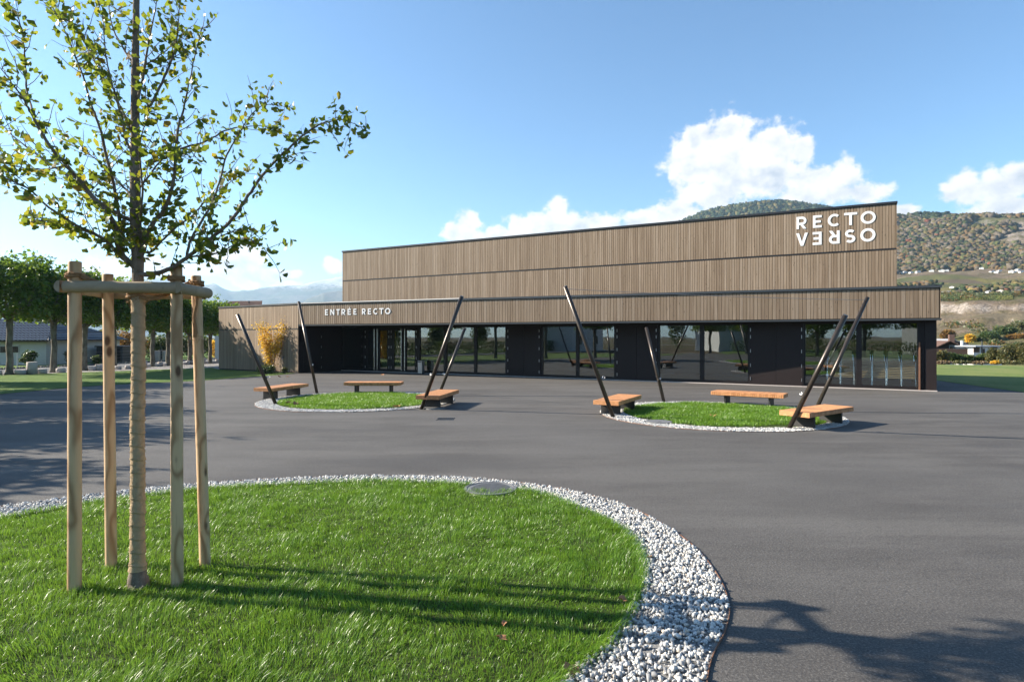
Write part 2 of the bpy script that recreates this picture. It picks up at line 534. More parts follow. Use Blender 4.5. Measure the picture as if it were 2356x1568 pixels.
M['manhole'] = simple('cast_iron', (0.2, 0.2, 0.2), 0.55, 0.4, vary=0.25, scale=12)

# jute wrap: spiral seams
m, t = new_mat('jute_wrap'); M['jute'] = m
p = t.n('ShaderNodeTexCoord', out=3)
n1 = t.noise(p, 30, 5, 0.7); n2 = t.noise(p, 260, 3, 0.7)
col = t.mix(n1, (0.34, 0.245, 0.15), (0.52, 0.39, 0.25))
col = t.mix(t.math('MULTIPLY', t.smooth(n2, 0.5, 0.7), 0.5), col, (0.62, 0.5, 0.34))
out(t, principled(t, col, 0.95, 0, 0.1, bump=t.math('ADD', n1, n2), bstr=0.9, bdist=0.008))

def bark(name, a, b, c, s=9):
    m, t = new_mat(name)
    p = t.n('ShaderNodeTexCoord', out=3)
    n1 = t.noise(t.vmath('MULTIPLY', p, (1, 1, 0.45)), s, 5, 0.65); n2 = t.noise(p, s * 8, 4, 0.7)
    col = t.mix(t.smooth(n1, 0.38, 0.64), a, b)
    col = t.mix(t.math('MULTIPLY', t.smooth(n2, 0.5, 0.75), 0.6), col, c)
    out(t, principled(t, col, 0.85, 0, 0.2, bump=t.math('ADD', n1, n2), bstr=0.7, bdist=0.015))
    return m
M['ginkgo_bark'] = bark('ginkgo_bark', (0.15, 0.115, 0.09), (0.25, 0.205, 0.165), (0.36, 0.32, 0.27), 14)
M['plane_bark'] = bark('plane_bark', (0.1, 0.085, 0.065), (0.2, 0.18, 0.14), (0.32, 0.3, 0.25), 6)

def leaf_mat(name, stops, trans=0.45, tcol=(0.3, 0.4, 0.03), rough=0.42):
    m, t = new_mat(name)
    isl = t.n('ShaderNodeNewGeometry', out=8)
    oi = t.n('ShaderNodeObjectInfo', out=5)
    k = t.math('FRACT', t.math('ADD', isl, oi))
    col = t.ramp(k, stops)
    p = principled(t, col, rough, 0, 0.4)
    tr = t.n('ShaderNodeBsdfTranslucent', t.mix(0.45, col, tcol))
    out(t, t.n('ShaderNodeMixShader', trans, p, tr))
    return m
M['ginkgo_leaf'] = leaf_mat('ginkgo_leaf', [(0, (0.045, 0.085, 0.014)), (0.5, (0.085, 0.13, 0.018)), (0.75, (0.15, 0.17, 0.02)), (0.92, (0.33, 0.26, 0.03)), (1, (0.33, 0.14, 0.03))], 0.46, (0.36, 0.44, 0.03))
M['plane_leaf'] = leaf_mat('plane_leaf', [(0, (0.032, 0.09, 0.016)), (0.6, (0.07, 0.15, 0.024)), (0.9, (0.14, 0.2, 0.035)), (1, (0.26, 0.25, 0.03))], 0.42, (0.32, 0.46, 0.03), 0.32)
M['yellow_leaf'] = leaf_mat('yellow_leaf', [(0, (0.6, 0.36, 0.035)), (0.5, (0.74, 0.48, 0.06)), (0.9, (0.78, 0.56, 0.1)), (1, (0.4, 0.36, 0.05))], 0.4, (0.8, 0.5, 0.05))
M['green_leaf'] = leaf_mat('shrub_leaf', [(0, (0.03, 0.06, 0.02)), (0.6, (0.06, 0.1, 0.03)), (1, (0.14, 0.16, 0.05))], 0.3, (0.2, 0.28, 0.05))
M['olive_leaf'] = leaf_mat('olive_leaf', [(0, (0.05, 0.06, 0.025)), (0.6, (0.1, 0.11, 0.045)), (0.9, (0.17, 0.15, 0.06)), (1, (0.24, 0.16, 0.05))], 0.3, (0.25, 0.25, 0.06))
M['autumn_leaf'] = leaf_mat('autumn_leaf', [(0, (0.12, 0.07, 0.025)), (0.5, (0.22, 0.12, 0.035)), (0.85, (0.32, 0.18, 0.04)), (1, (0.12, 0.12, 0.03))], 0.35, (0.5, 0.28, 0.05))
M['flower_leaf'] = leaf_mat('bedding_leaf', [(0, (0.12, 0.1, 0.05)), (0.5, (0.2, 0.13, 0.1)), (0.8, (0.3, 0.22, 0.05)), (1, (0.4, 0.3, 0.28))], 0.25, (0.3, 0.25, 0.1))

# window glass: a mirror at grazing angles, clear straight on
m, t = new_mat('window_glass'); M['glass'] = m
gg = t.n('ShaderNodeNewGeometry'); gg = t.last
cs = t.math('ABSOLUTE', t.n('ShaderNodeVectorMath', gg.outputs[1], gg.outputs[4], out=1, operation='DOT_PRODUCT'))
fr = t.math('POWER', t.math('SUBTRACT', 1.0, cs), 5.0)
fac = t.math('ADD', t.math('MULTIPLY', fr, 0.87), 0.13, clamp=True)
tcn = t.n('ShaderNodeNewGeometry')
bmp = t.n('ShaderNodeBump', _Height=t.noise(tcn, 0.8, 2, 0.5), _Strength=0.06, _Distance=0.02)
gl = t.n('ShaderNodeBsdfAnisotropic', (0.92, 0.95, 0.97), 0.0, _Normal=bmp)
tr = t.n('ShaderNodeBsdfTransparent', (0.86, 0.89, 0.88))
out(t, t.n('ShaderNodeMixShader', fac, tr, gl))

# far wood: tint held per tree
m, t = new_mat('far_foliage'); M['far'] = m
a = t.n('ShaderNodeAttribute', attribute_name='tint')
g = t.n('ShaderNodeNewGeometry')
nz = t.noise(g, 0.55, 4, 0.7)
col = t.mix(t.math('MULTIPLY', t.smooth(nz, 0.45, 0.7), 0.6), a, t.mix(0.5, a, (0.01, 0.012, 0.006)))
out(t, principled(t, col, 0.9, 0, 0.1, bump=nz, bstr=1.0, bdist=1.2))

# hillside terrain
m, t = new_mat('terrain'); M['terrain'] = m
g = t.n('ShaderNodeNewGeometry')
geo = t.last
sepn = t.n('ShaderNodeSeparateXYZ', geo.outputs['Normal'])
nz = t.last.outputs[2]
n1 = t.noise(g, 0.012, 6, 0.65); n2 = t.noise(g, 0.1, 5, 0.65); n3 = t.noise(g, 0.9, 4, 0.7)
sc = t.vmath('MULTIPLY', g, (0.016, 0.022, 0.05))
vo = t.n('ShaderNodeTexVoronoi', out=1, _Vector=sc, _Scale=1.0, _Randomness=0.9)
cell = t.n('ShaderNodeSeparateColor', vo)
patch = t.ramp(cell, [(0, (0.13, 0.1, 0.065)), (0.2, (0.12, 0.12, 0.045)), (0.4, (0.17, 0.15, 0.05)), (0.55, (0.1, 0.11, 0.04)), (0.7, (0.21, 0.17, 0.11)), (0.85, (0.14, 0.14, 0.05)), (0.95, (0.3, 0.27, 0.24))], 'CONSTANT')
wave = t.n('ShaderNodeTexWave', _Vector=t.vmath('MULTIPLY', g, (0.35, 0.12, 0)), _Scale=1.0, _Distortion=0.6)
patch = t.mix(t.math('MULTIPLY', wave, 0.3), patch, (0.08, 0.07, 0.045))
scrub = t.mix(t.smooth(n2, 0.4, 0.62), (0.185, 0.14, 0.1), (0.11, 0.095, 0.05))
rr_ = t.n('ShaderNodeVectorMath', t.vmath('MULTIPLY', g, (1, 1, 0)), out=1, operation='LENGTH')
vw = t.math('MULTIPLY', t.smooth(rr_, 310, 350), t.smooth(rr_, 740, 660))
col = t.mix(t.math('MULTIPLY', t.smooth(n1, 0.47, 0.53), t.math('SUBTRACT', 1.0, t.math('MULTIPLY', vw, 0.8))), patch, scrub)
col = t.mix(t.math('MULTIPLY', t.smooth(n3, 0.55, 0.7), 0.4), col, (0.07, 0.07, 0.04))
ncr = t.noise(t.vmath('MULTIPLY', g, (0.5, 0.5, 0.16)), 1.0, 6, 0.75)
rock = t.mix(t.smooth(n3, 0.35, 0.6), (0.42, 0.375, 0.33), (0.24, 0.205, 0.17))
rock = t.mix(t.smooth(ncr, 0.5, 0.66), rock, (0.09, 0.08, 0.065))
sl = t.smooth(t.math('ADD', nz, t.math('MULTIPLY', t.math('SUBTRACT', n2, 0.5), 0.25)), 0.93, 0.82)
col = t.mix(sl, col, rock)
out(t, principled(t, col, 0.95, 0, 0.1, bump=t.math('ADD', n2, n3), bstr=0.9, bdist=1.5))

m, t = new_mat('mountain_rock'); M['mountain'] = m
g = t.n('ShaderNodeNewGeometry')
zz = t.n('ShaderNodeSeparateXYZ', g); zz = t.last.outputs[2]
n1 = t.noise(g, 0.004, 7, 0.65); n2 = t.noise(g, 0.02, 5, 0.7)
col = t.mix(t.smooth(n1, 0.4, 0.6), (0.045, 0.06, 0.04), (0.11, 0.1, 0.085))
snow = t.smooth(t.math('ADD', zz, t.math('MULTIPLY', n2, 260)), 560, 650)
col = t.mix(t.math('MULTIPLY', snow, 0.75), col, (0.5, 0.5, 0.5))
out(t, principled(t, col, 0.95, 0, 0.1, bump=n2, bstr=1.0, bdist=14))
# ------------------------------------------------------------------ terrain to the horizon
def sstep(a, b, x):
    t = np.clip((x - a) / (b - a), 0, 1)
    return t * t * (3 - 2 * t)

def np_noise(x, y, seed, octs=5):
    """cheap smooth value noise for arrays"""
    tot = np.zeros_like(x); amp, s = 0.5, 1.0
    for o in range(octs):
        xi, yi = np.floor(x * s).astype(np.int64), np.floor(y * s).astype(np.int64)
        fx, fy = x * s - xi, y * s - yi
        fx, fy = fx * fx * (3 - 2 * fx), fy * fy * (3 - 2 * fy)
        def h(i, j):
            v = (i * 374761393 + j * 668265263 + (seed + o) * 974634777) & 0xffffffff
            v = ((v ^ (v >> 13)) * 1274126177) & 0xffffffff
            return ((v ^ (v >> 16)) & 0xffff) / 65535.0
        a, b, c, d = h(xi, yi), h(xi + 1, yi), h(xi, yi + 1), h(xi + 1, yi + 1)
        tot += amp * ((a * (1 - fx) + b * fx) * (1 - fy) + (c * (1 - fx) + d * fx) * fy)
        amp *= 0.5; s *= 2.1
    return tot / (1 - 0.5 ** octs)

HR = np.array([0, 58, 66, 80, 120, 150, 170, 182, 205, 224, 236, 244, 258, 272, 282, 296, 350, 440, 520, 600, 700, 800, 850, 1000, 1080, 1200, 1800, 6000, 9000.])
HZZ = np.array([-.06, -.06, -1.2, -3.6, -4.6, -4.4, -2.4, 0.8, 3.8, 6.2, 7.4, 10.6, 11.6, 12.8, 18.6, 19.6, 24.0, 32.5, 43, 55, 71, 90, 101, 155, 205, 232, 232, 40, 0.])
def terrain_z(x, y):
    r = np.hypot(x, y)
    azd = np.degrees(np.arctan2(x, y))
    wgt = sstep(8, 24, azd) * (1 - sstep(95, 150, azd))
    ca = np.clip(np.cos(np.radians(azd)), 0.3, 1)
    wob = (np_noise(azd * 0.35 + 7, r * 0.004, 61, 4) - 0.5) * np.interp(r, [170, 215, 330, 420], [0, 34, 34, 0])
    hill = np.interp(r + wob, HR, HZZ)
    hill = np.where(hill > 0, hill * ca, hill)
    n1 = np_noise(x * 0.012 + 50, y * 0.012 + 50, 3)
    rough = (n1 - 0.5) * np.interp(r, [150, 230, 330, 500, 1000, 1500], [0, 2.0, 2.5, 7, 26, 26])
    n2 = np_noise(x * 0.09 + 20, y * 0.09 + 20, 9, 4)
    rough += (n2 - 0.5) * np.interp(r, [150, 200, 330, 900], [0, 2.2, 2.2, 5])
    flat = np.where(r < 60, -.06, -.06 - 0.5 * sstep(60, 120, r))
    z = flat * (1 - wgt) + (hill + rough) * wgt
    # wooded summit behind
    d2 = ((azd - 21.8) / 19.0) ** 2
    top = 327 * np.exp(-d2) * sstep(950, 1680, r) * (1 - sstep(1800, 3200, r))
    z = np.where(top > np.maximum(z, 4), top + (n1 - 0.5) * 14, z)
    return z

rad = np.concatenate([[0.0], np.linspace(8, 60, 6), np.linspace(64, 150, 14), np.linspace(155, 330, 60), np.geomspace(340, 1250, 90), np.geomspace(1300, 2200, 26), np.geomspace(2500, 9000, 8)])
az_f = np.radians(np.concatenate([np.linspace(-180, 5, 60, endpoint=False), np.linspace(5, 62, 210, endpoint=False), np.linspace(62, 180, 50, endpoint=False)]))
RR, AA = np.meshgrid(rad, az_f, indexing='ij')
X, Y = RR * np.sin(AA), RR * np.cos(AA)
Z = terrain_z(X, Y)
nr, na = RR.shape
ii, jj = np.meshgrid(np.arange(nr - 1), np.arange(na), indexing='ij')
j2 = (jj + 1) % na
quads = np.stack([ii * na + jj, (ii + 1) * na + jj, (ii + 1) * na + j2, ii * na + j2], -1).reshape(-1, 4)[:, ::-1]
terr = obj('terrain', np_mesh('terrain', np.stack([X, Y, Z], -1).reshape(-1, 3), quads=quads, m=M['terrain'], smooth=True))
tag(terr, kind='structure')

# far mountains, two ridges
def mountain(name, dist, pts, seed, depth, amp):
    azs, els = [], []
    for px, py in pts:
        a, e = pix_dir(px, py); azs.append(a); els.append(math.tan(e) )
    A = np.linspace(azs[0], azs[-1], 340)
    E = np.interp(A, azs, els)
    K = np.linspace(0, 1, 46)
    AA, KK = np.meshgrid(A, K, indexing='ij')
    EE = E[:, None]
    prof = np.where(KK < 0.6, (KK / 0.6) ** 0.85, 1 - np.clip((KK - 0.6) / 0.4, 0, 1) ** 1.2)
    rr = dist + (KK - 0.6) * depth
    x, y = rr * np.sin(AA), rr * np.cos(AA)
    nz = np_noise(x * 0.0022 + 40, y * 0.0022 + 40, seed, 6) - 0.5
    rid = np.abs(np_noise(x * 0.0035 + 90, y * 0.0035 + 90, seed + 5, 5) - 0.5)
    z = EE * dist * prof + (nz * amp - rid * amp * 1.2) * (0.3 + prof) * (prof > 0.02) + rid.mean() * amp
    z -= 30 * (KK < 0.05)
    n, k = AA.shape
    i, j = np.meshgrid(np.arange(n - 1), np.arange(k - 1), indexing='ij')
    q = np.stack([i * k + j, (i + 1) * k + j, (i + 1) * k + j + 1, i * k + j + 1], -1).reshape(-1, 4)
    o = obj(name, np_mesh(name, np.stack([x, y, z], -1).reshape(-1, 3), quads=q, m=M['mountain'], smooth=True))
    tag(o, kind='structure')
mountain('mountains', 6200, [(-1500, 560), (-600, 600), (0, 640), (200, 648), (380, 640), (423, 640), (462, 650), (495, 649), (528, 663), (571, 662), (596, 658), (653, 657), (694, 655), (735, 647), (785, 640), (900, 620), (1100, 600), (1400, 610)], 3, 2600, 80)
mountain('nearer_mountain', 4300, [(640, 768), (690, 702), (709, 688), (744, 672), (785, 669), (850, 655), (1000, 640), (1300, 650), (1500, 720)], 8, 1400, 40)

# the air between here and the mountains
m, t = new_mat('haze'); M['haze'] = m
t.n('ShaderNodeOutputMaterial', _Volume=t.n('ShaderNodeVolumePrincipled', _Color=(0.55, 0.78, 1.0), _Density=1.15e-4, _Anisotropy=0.25))
hz = MB().box((0, 1000, 240), (17000, 17000, 560)).build('haze', M['haze'])
tag(hz, kind='stuff')

# ------------------------------------------------------------------ plaza, lawns, paths
def sheet(name, poly, z, mt, parent=None, kind='structure'):
    me = bpy.data.meshes.new(name)
    a = sum(poly[i][0] * poly[(i + 1) % len(poly)][1] - poly[(i + 1) % len(poly)][0] * poly[i][1] for i in range(len(poly)))
    p = poly if a > 0 else poly[::-1]
    me.from_pydata([(q[0], q[1], z) for q in p], [], [tuple(range(len(p)))])
    me.materials.append(mt)
    return tag(obj(name, me, parent), kind=kind)

PLAZA = [(-27, -13), (26, -13), (26, 30), (23.5, 48), (-12, 48), (-22, 46), (-27, 30)]
sheet('asphalt', PLAZA, 0.0, M['asphalt'])
LAWN_L = catmull([(-20.2, 17, 0), (-19.6, 23.5, 0), (-18.6, 27.7, 0), (-15.6, 30.9, 0), (-13.6, 35.3, 0), (-12.95, 36.75, 0)], False, 6) + \
    [Vector(p) for p in [(-19.75, 41.35, 0), (-21.3, 43.6, 0), (-29.3, 35.2, 0), (-31.5, 26, 0), (-34, 17, 0), (-38, 0, 0), (-24, -8, 0), (-21.5, 6, 0)]]
sheet('lawn', LAWN_L, 0.012, M['lawn'])
sheet('path', [(-29.3, 35.2), (-21.3, 43.6), (-19.9, 41.6), (-17, 62), (-21, 62), (-25.4, 51), (-29.9, 35.4)], 0.008, M['path'])
T0, TD = Vector((-29.2, 35.4, 0)), Vector((0.265, 0.964, 0))
TN = Vector((-0.964, 0.265, 0))
def row(t, o):
    return T0 + TD * t + TN * o
sheet('road', [row(-60, 1.2), row(70, 1.2), row(70, 6.4), row(-60, 6.4)], 0.004, M['road'])
sheet('garden_lawn', [row(-60, 7), row(70, 7), row(70, 30), row(-60, 30)], 0.0, M['lawn'])
sheet('playing_field', [(20.2, 8), (20.25, 24.27), (21.35, 30.8), (22.6, 38), (24, 52), (60, 40), (70, 5), (45, 2)], 0.012, M['field'])
sheet('rear_lawn', [(-24, -13.5), (30, -13.5), (40, -50), (-50, -50)], 0.0, M['lawn'])

# grass blades: four-sided strips with a tip
def blades(name, P, z0, L, W, lean, m, parent=None, seg=2, kind='stuff', world=True, tipbend=0.5):
    n = len(P)
    ang = RNG.random(n) * 2 * np.pi
    d = np.stack([np.cos(ang), np.sin(ang)], -1)
    side = np.stack([-np.sin(ang + RNG.normal(0, .4, n)), np.cos(ang)], -1)
    side /= np.linalg.norm(side, axis=1)[:, None] + 1e-9
    bend = L * np.abs(RNG.normal(0, tipbend, n))
    fl = np.stack([np_noise(P[:, 0] * 2.6 + 70, P[:, 1] * 2.6 + 70, 71, 3) - 0.5, np_noise(P[:, 0] * 2.6 + 20, P[:, 1] * 2.6 + 40, 77, 3) - 0.5], -1) * 1.5
    off = d * bend[:, None] + (np.asarray(lean)[None, :] + fl) * L[:, None]
    V = np.zeros((n, 5, 3))
    z0 = np.broadcast_to(z0, (n,))
    for k, (f, wd) in enumerate(((0, 1), (0.55, 0.8))):
        c = P + off * f ** 1.8
        zz = z0 + L * f * 0.97
        for s, q in ((-1, 0), (1, 1)):
            V[:, k * 2 + q, :2] = c + side * (s * W * wd * 0.5)[:, None]
            V[:, k * 2 + q, 2] = zz
    V[:, 4, :2] = P + off
    V[:, 4, 2] = z0 + L * np.clip(1 - 0.35 * (bend / L) ** 2, 0.35, 1)
    b = np.arange(n)[:, None] * 5
    Q = b + np.array([[0, 1, 3, 2]]); T = b + np.array([[2, 3, 4]])
    rnd = np.repeat(RNG.random(n), 5)
    tip = np.tile([0, 0, 0.5, 0.5, 1.0], n)
    me = np_mesh(name, V.reshape(-1, 3), quads=Q, tris=T, m=m, attr={'rnd': rnd, 'tip': tip})
    o = obj(name, me, parent, world)
    return tag(o, kind=kind)

# stones
def stone_proto(seed, sub=1):
    rs = np.random.default_rng(seed)
    g = (1 + 5 ** .5) / 2
    v = np.array([(-1, g, 0), (1, g, 0), (-1, -g, 0), (1, -g, 0), (0, -1, g), (0, 1, g), (0, -1, -g), (0, 1, -g), (g, 0, -1), (g, 0, 1), (-g, 0, -1), (-g, 0, 1)], float)
    v /= np.linalg.norm(v[0])
    f = np.array([(0, 11, 5), (0, 5, 1), (0, 1, 7), (0, 7, 10), (0, 10, 11), (1, 5, 9), (5, 11, 4), (11, 10, 2), (10, 7, 6), (7, 1, 8), (3, 9, 4), (3, 4, 2), (3, 2, 6), (3, 6, 8), (3, 8, 9), (4, 9, 5), (2, 4, 11), (6, 2, 10), (8, 6, 7), (9, 8, 1)])
    v = v * (1 + rs.normal(0, .16, (12, 1))) * np.array([1.0, 0.72, 0.55]) + rs.normal(0, .06, (12, 3))
    return v, f
SP = [stone_proto(s) for s in range(6)]
def rand_rot(n):
    q = RNG.normal(size=(n, 4)); q /= np.linalg.norm(q, axis=1)[:, None]
    w_, x, y, z = q.T
    return np.stack([1 - 2 * (y * y + z * z), 2 * (x * y - z * w_), 2 * (x * z + y * w_), 2 * (x * y + z * w_), 1 - 2 * (x * x + z * z), 2 * (y * z - x * w_), 2 * (x * z - y * w_), 2 * (y * z + x * w_), 1 - 2 * (x * x + y * y)], -1).reshape(n, 3, 3)
def stones(name, P, z, S, m, parent=None):
    Vs, Fs, o = [], [], 0
    ids = RNG.integers(0, 6, len(P))
    for k in range(6):
        s = ids == k
        n = s.sum()
        if not n: continue
        v, f = SP[k]
        Rm = rand_rot(n)
        V = np.einsum('nij,vj->nvi', Rm, v) * S[s][:, None, None]
        V[:, :, :2] += P[s][:, None, :]
        V[:, :, 2] += np.broadcast_to(z, (len(P),))[s][:, None]
        Vs.append(V.reshape(-1, 3)); Fs.append((f[None] + (np.arange(n) * 12)[:, None, None]).reshape(-1, 3) + o)
        o += n * 12
    o_ = obj(name, np_mesh(name, np.concatenate(Vs), tris=np.concatenate(Fs), m=m), parent, parent is not None)
    return tag(o_, kind='stuff')

def offset_ring(pts, d):
    out = []
    n = len(pts)
    for i in range(n):
        a, b = Vector(pts[i - 1]), Vector(pts[(i + 1) % n])
        t_ = (b - a).normalized()
        out.append(Vector((pts[i][0] - t_.y * d, pts[i][1] + t_.x * d, 0)))
    return out

# ------------------------------------------------------------------ the foreground planting island
OUT_PX = [(0, 1165), (240, 1134), (480, 1110), (760, 1096), (920, 1094), (1100, 1100), (1270, 1120), (1400, 1150), (1500, 1190), (1590, 1250), (1650, 1320), (1678, 1390), (1670, 1450), (1632, 1540)]
IN_PX = [(0, 1196), (240, 1156), (480, 1128), (760, 1114), (920, 1112), (1060, 1118), (1210, 1132), (1300, 1162), (1400, 1206), (1455, 1256), (1475, 1330), (1432, 1430), (1335, 1530)]
OUTER = [ground(*p) for p in OUT_PX] + [Vector(p) for p in [(0.75, 2.7, 0), (-0.4, 1.6, 0), (-2.4, 0.9, 0), (-5.0, 1.2, 0), (-7.3, 2.8, 0), (-8.3, 5.0, 0), (-7.8, 6.9, 0)]]
INNER = [ground(*p) for p in IN_PX] + [Vector(p) for p in [(-0.25, 3.3, 0), (-1.1, 2.4, 0), (-2.6, 1.7, 0), (-4.9, 1.9, 0), (-6.8, 3.2, 0), (-7.7, 5.0, 0), (-7.2, 6.6, 0)]]
OUTER = catmull(OUTER, True, 8)
INNER = catmull(INNER, True, 8)
gravel_bed = sheet('gravel_bed', OUTER, 0.005, M['gravel_bed'])
sheet('planting_soil', INNER, 0.02, M['soil'])
# steel edging round the gravel
def ring_strip(name, pts, z0, z1, th, m, parent=None):
    mb = MB()
    o2 = offset_ring(pts, -th)
    n = len(pts)
    vs = []
    for i in range(n):
        vs += [(pts[i][0], pts[i][1], z0), (pts[i][0], pts[i][1], z1), (o2[i][0], o2[i][1], z1), (o2[i][0], o2[i][1], z0)]
    fs = []
    for i in range(n):
        j = (i + 1) % n
        for k in range(4):
            fs.append((i * 4 + k, i * 4 + (k + 1) % 4, j * 4 + (k + 1) % 4, j * 4 + k))
    mb.add(vs, fs)
    return mb.build(name, m, parent)
e = ring_strip('steel_edging', OUTER, -0.02, 0.014, 0.007, M['corten'])
tag(e, 'thin rusty steel edging between the white gravel and the asphalt, nearest island', 'edging')

def frustum_weight(P, ymin=3.6):
    px = 1178 + F * P[:, 0] / np.maximum(P[:, 1], 0.5)
    return (P[:, 1] > ymin) & (px > -120) & (px < 2480)

IN2 = offset_ring(INNER, 0.03)
n_gr = 300000
P = scatter(INNER, n_gr)
vis = frustum_weight(P)
P = P[vis | (RNG.random(len(P)) < 0.55)]
ed = edge_dist(P, INNER)
cl = np_noise(P[:, 0] * 1.7 + 30, P[:, 1] * 1.7 + 30, 4, 4)
cl2 = np_noise(P[:, 0] * 7 + 30, P[:, 1] * 7 + 30, 14, 3)
MAN = ground(1128, 1128)
keep = (np.hypot(P[:, 0] - MAN.x, P[:, 1] - MAN.y) > 0.37) | (P[:, 1] < MAN.y - 0.12 + 0.05 * RNG.normal(size=len(P)))
P, ed, cl, cl2 = P[keep], ed[keep], cl[keep], cl2[keep]
L = (0.03 + 0.036 * RNG.random(len(P))) * (0.35 + 1.4 * cl) * (0.35 + 1.3 * cl2)
lean = np.array([0.12, -0.08])
blades('grass', P, 0.018, L, 0.0028 + 0.0022 * RNG.random(len(P)), lean, M['blade'], tipbend=0.55)
# longer rim of blades hanging over the gravel
rim = [INNER[i] for i in range(len(INNER))]
q = np.asarray([(p.x, p.y) for p in rim]); q2 = np.roll(q, -1, 0)
seg = np.linalg.norm(q2 - q, axis=1)
pick = RNG.choice(len(q), 15000, p=seg / seg.sum())
P = q[pick] + (q2 - q)[pick] * RNG.random((15000, 1)) + RNG.normal(0, .03, (15000, 2))
P = P[np.hypot(P[:, 0] - MAN.x, P[:, 1] - MAN.y) > 0.37]
blades('grass_fringe', P, 0.012, 0.05 + 0.06 * RNG.random(len(P)), 0.0034 + 0.002 * RNG.random(len(P)), np.array([0.25, -0.1]), M['blade'], tipbend=0.6)

# gravel: the stones that show largest are single stones of the bed, the rest one mass
n_st = 33000
P = scatter(OUTER, n_st * 3)
P = P[~inside(P, INNER) & ((edge_dist(P, OUTER) > 0.015))]
P = P[(edge_dist(P, INNER) > -1) & (np.hypot(P[:, 0] - MAN.x, P[:, 1] - MAN.y) > 0.40)]
vis = frustum_weight(P)
P = P[vis | (RNG.random(len(P)) < 0.5)]
S = np.clip(RNG.normal(0.0182, 0.0055, len(P)), 0.008, 0.032)
score = S * F / np.maximum(P[:, 1], 1.0) * frustum_weight(P, 3.88)
big = np.argsort(-score)[:290]
mask = np.ones(len(P), bool); mask[big] = False
zz = 0.008 + 0.014 * RNG.random(len(P))
stones('white_gravel', P[mask], zz[mask], S[mask], M['stone'], gravel_bed)
smesh = []
for k in range(6):
    v, f = SP[k]
    smesh.append(np_mesh('stone', v, tris=f, m=M['stone']))
for i in big:
    o = obj('stone', smesh[int(RNG.integers(0, 6))], gravel_bed)
    o.location = (P[i, 0], P[i, 1], zz[i] + 0.005)
    o.scale = (S[i],) * 3
    o.rotation_euler = tuple(RNG.random(3) * 6.28)

# manhole in the back rim of the grass
mh = empty('manhole_cover', (MAN.x, MAN.y, 0), 'round ribbed metal manhole cover half hidden by grass at the back of the nearest island', 'manhole cover')
MB().tube([(0, 0, 0.0), (0, 0, 0.04)], 0.33, 40).build('lid', M['manhole'], mh, world=False)
mb = MB()
for k in range(-15, 16):
    w_ = 2 * math.sqrt(max(0.0, 0.3 ** 2 - (k * 0.02) ** 2))
    mb.box((k * 0.02 * 0.9, 0, 0.0425), (0.008, w_, 0.006))
rb = mb.build('ribs', M['manhole'], mh, world=False); rb.rotation_euler = (0, 0, R(-22))
mb = MB()
n = 48
vs, fs = [], []
for k in range(n):
    a = 2 * math.pi * k / n
    for rr_, z_ in ((0.335, 0.0), (0.335, 0.046), (0.375, 0.046), (0.375, 0.0)):
        vs.append((rr_ * math.cos(a), rr_ * math.sin(a), z_))
    k2 = (k + 1) % n
    for s in range(3):
        fs.append((k * 4 + s, k2 * 4 + s, k2 * 4 + s + 1, k * 4 + s + 1))
mb.add(vs, fs).build('rim', M['manhole'], mh, world=False)

# ------------------------------------------------------------------ the two round islands
C1, C2, CR = Vector((-5.30, 21.15, 0)), Vector((5.84, 17.47, 0)), 3.29
def round_island(c, which, grass_shift, hatch):
    ring = [Vector((c.x + CR * math.cos(a), c.y + CR * math.sin(a), 0)) for a in np.linspace(0, 2 * math.pi, 72, endpoint=False)]
    gs = Vector(grass_shift)
    inner = [Vector((c.x + gs.x + (CR - 0.52 + 0.05 * math.sin(3 * a + 1)) * math.cos(a), c.y + gs.y + (CR - 0.52 + 0.05 * math.sin(5 * a)) * math.sin(a), 0)) for a in np.linspace(0, 2 * math.pi, 72, endpoint=False)]
    bed = sheet('gravel_bed', ring, 0.005, M['gravel_bed'])
    sheet('planting_soil', inner, 0.02, M['soil'])
    e_ = ring_strip('steel_edging', ring, -0.02, 0.012, 0.007, M['corten'])
    tag(e_, 'thin steel edging around the round gravel bed %s' % which, 'edging')
    P = scatter(inner, 46000)
    keep = np.hypot(P[:, 0] - hatch.x, P[:, 1] - hatch.y) > 0.36
    P = P[keep]
    cl = np_noise(P[:, 0] * 1.7 + 60, P[:, 1] * 1.7 + 60, 5, 4)
    ed = edge_dist(P, inner)
    bare = np_noise(P[:, 0] * 1.1 + 10, P[:, 1] * 1.1 + 17, 21, 3) + 0.6 * np.clip(ed, 0, 1) > 0.42
    P, cl = P[bare], cl[bare]
    blades('grass', P, 0.018, (0.045 + 0.04 * RNG.random(len(P))) * (0.6 + 0.9 * cl), 0.007 + 0.004 * RNG.random(len(P)), (0.1, -0.06), M['blade'], tipbend=0.5)
    P = scatter(ring, 42000)
    P = P[~inside(P, inner) & (np.hypot(P[:, 0] - hatch.x, P[:, 1] - hatch.y) > 0.38)]
    P = P[:12500]
    stones('white_gravel', P, 0.008 + 0.01 * RNG.random(len(P)), np.clip(RNG.normal(0.021, 0.005, len(P)), 0.01, 0.034), M['stone'], bed)
    h = empty('manhole_cover', (hatch.x, hatch.y, 0), 'flat grey manhole cover at the edge of the lawn %s' % which, 'manhole cover', 'manhole covers of the round lawns')
    MB().tube([(0, 0, 0.0), (0, 0, 0.035)], 0.33, 32).build('lid', M['manhole'], h, world=False)
    MB().box((0.0, -0.1, 0.037), (0.09, 0.02, 0.006)).build('handle', M['flash_dark'], h, world=False)
round_island(C1, 'in front of the entrance', (0.12, 0.0, 0), ground(1000, 939))
round_island(C2, 'in front of the right windows', (0.12, 0.0, 0), ground(1516, 971))
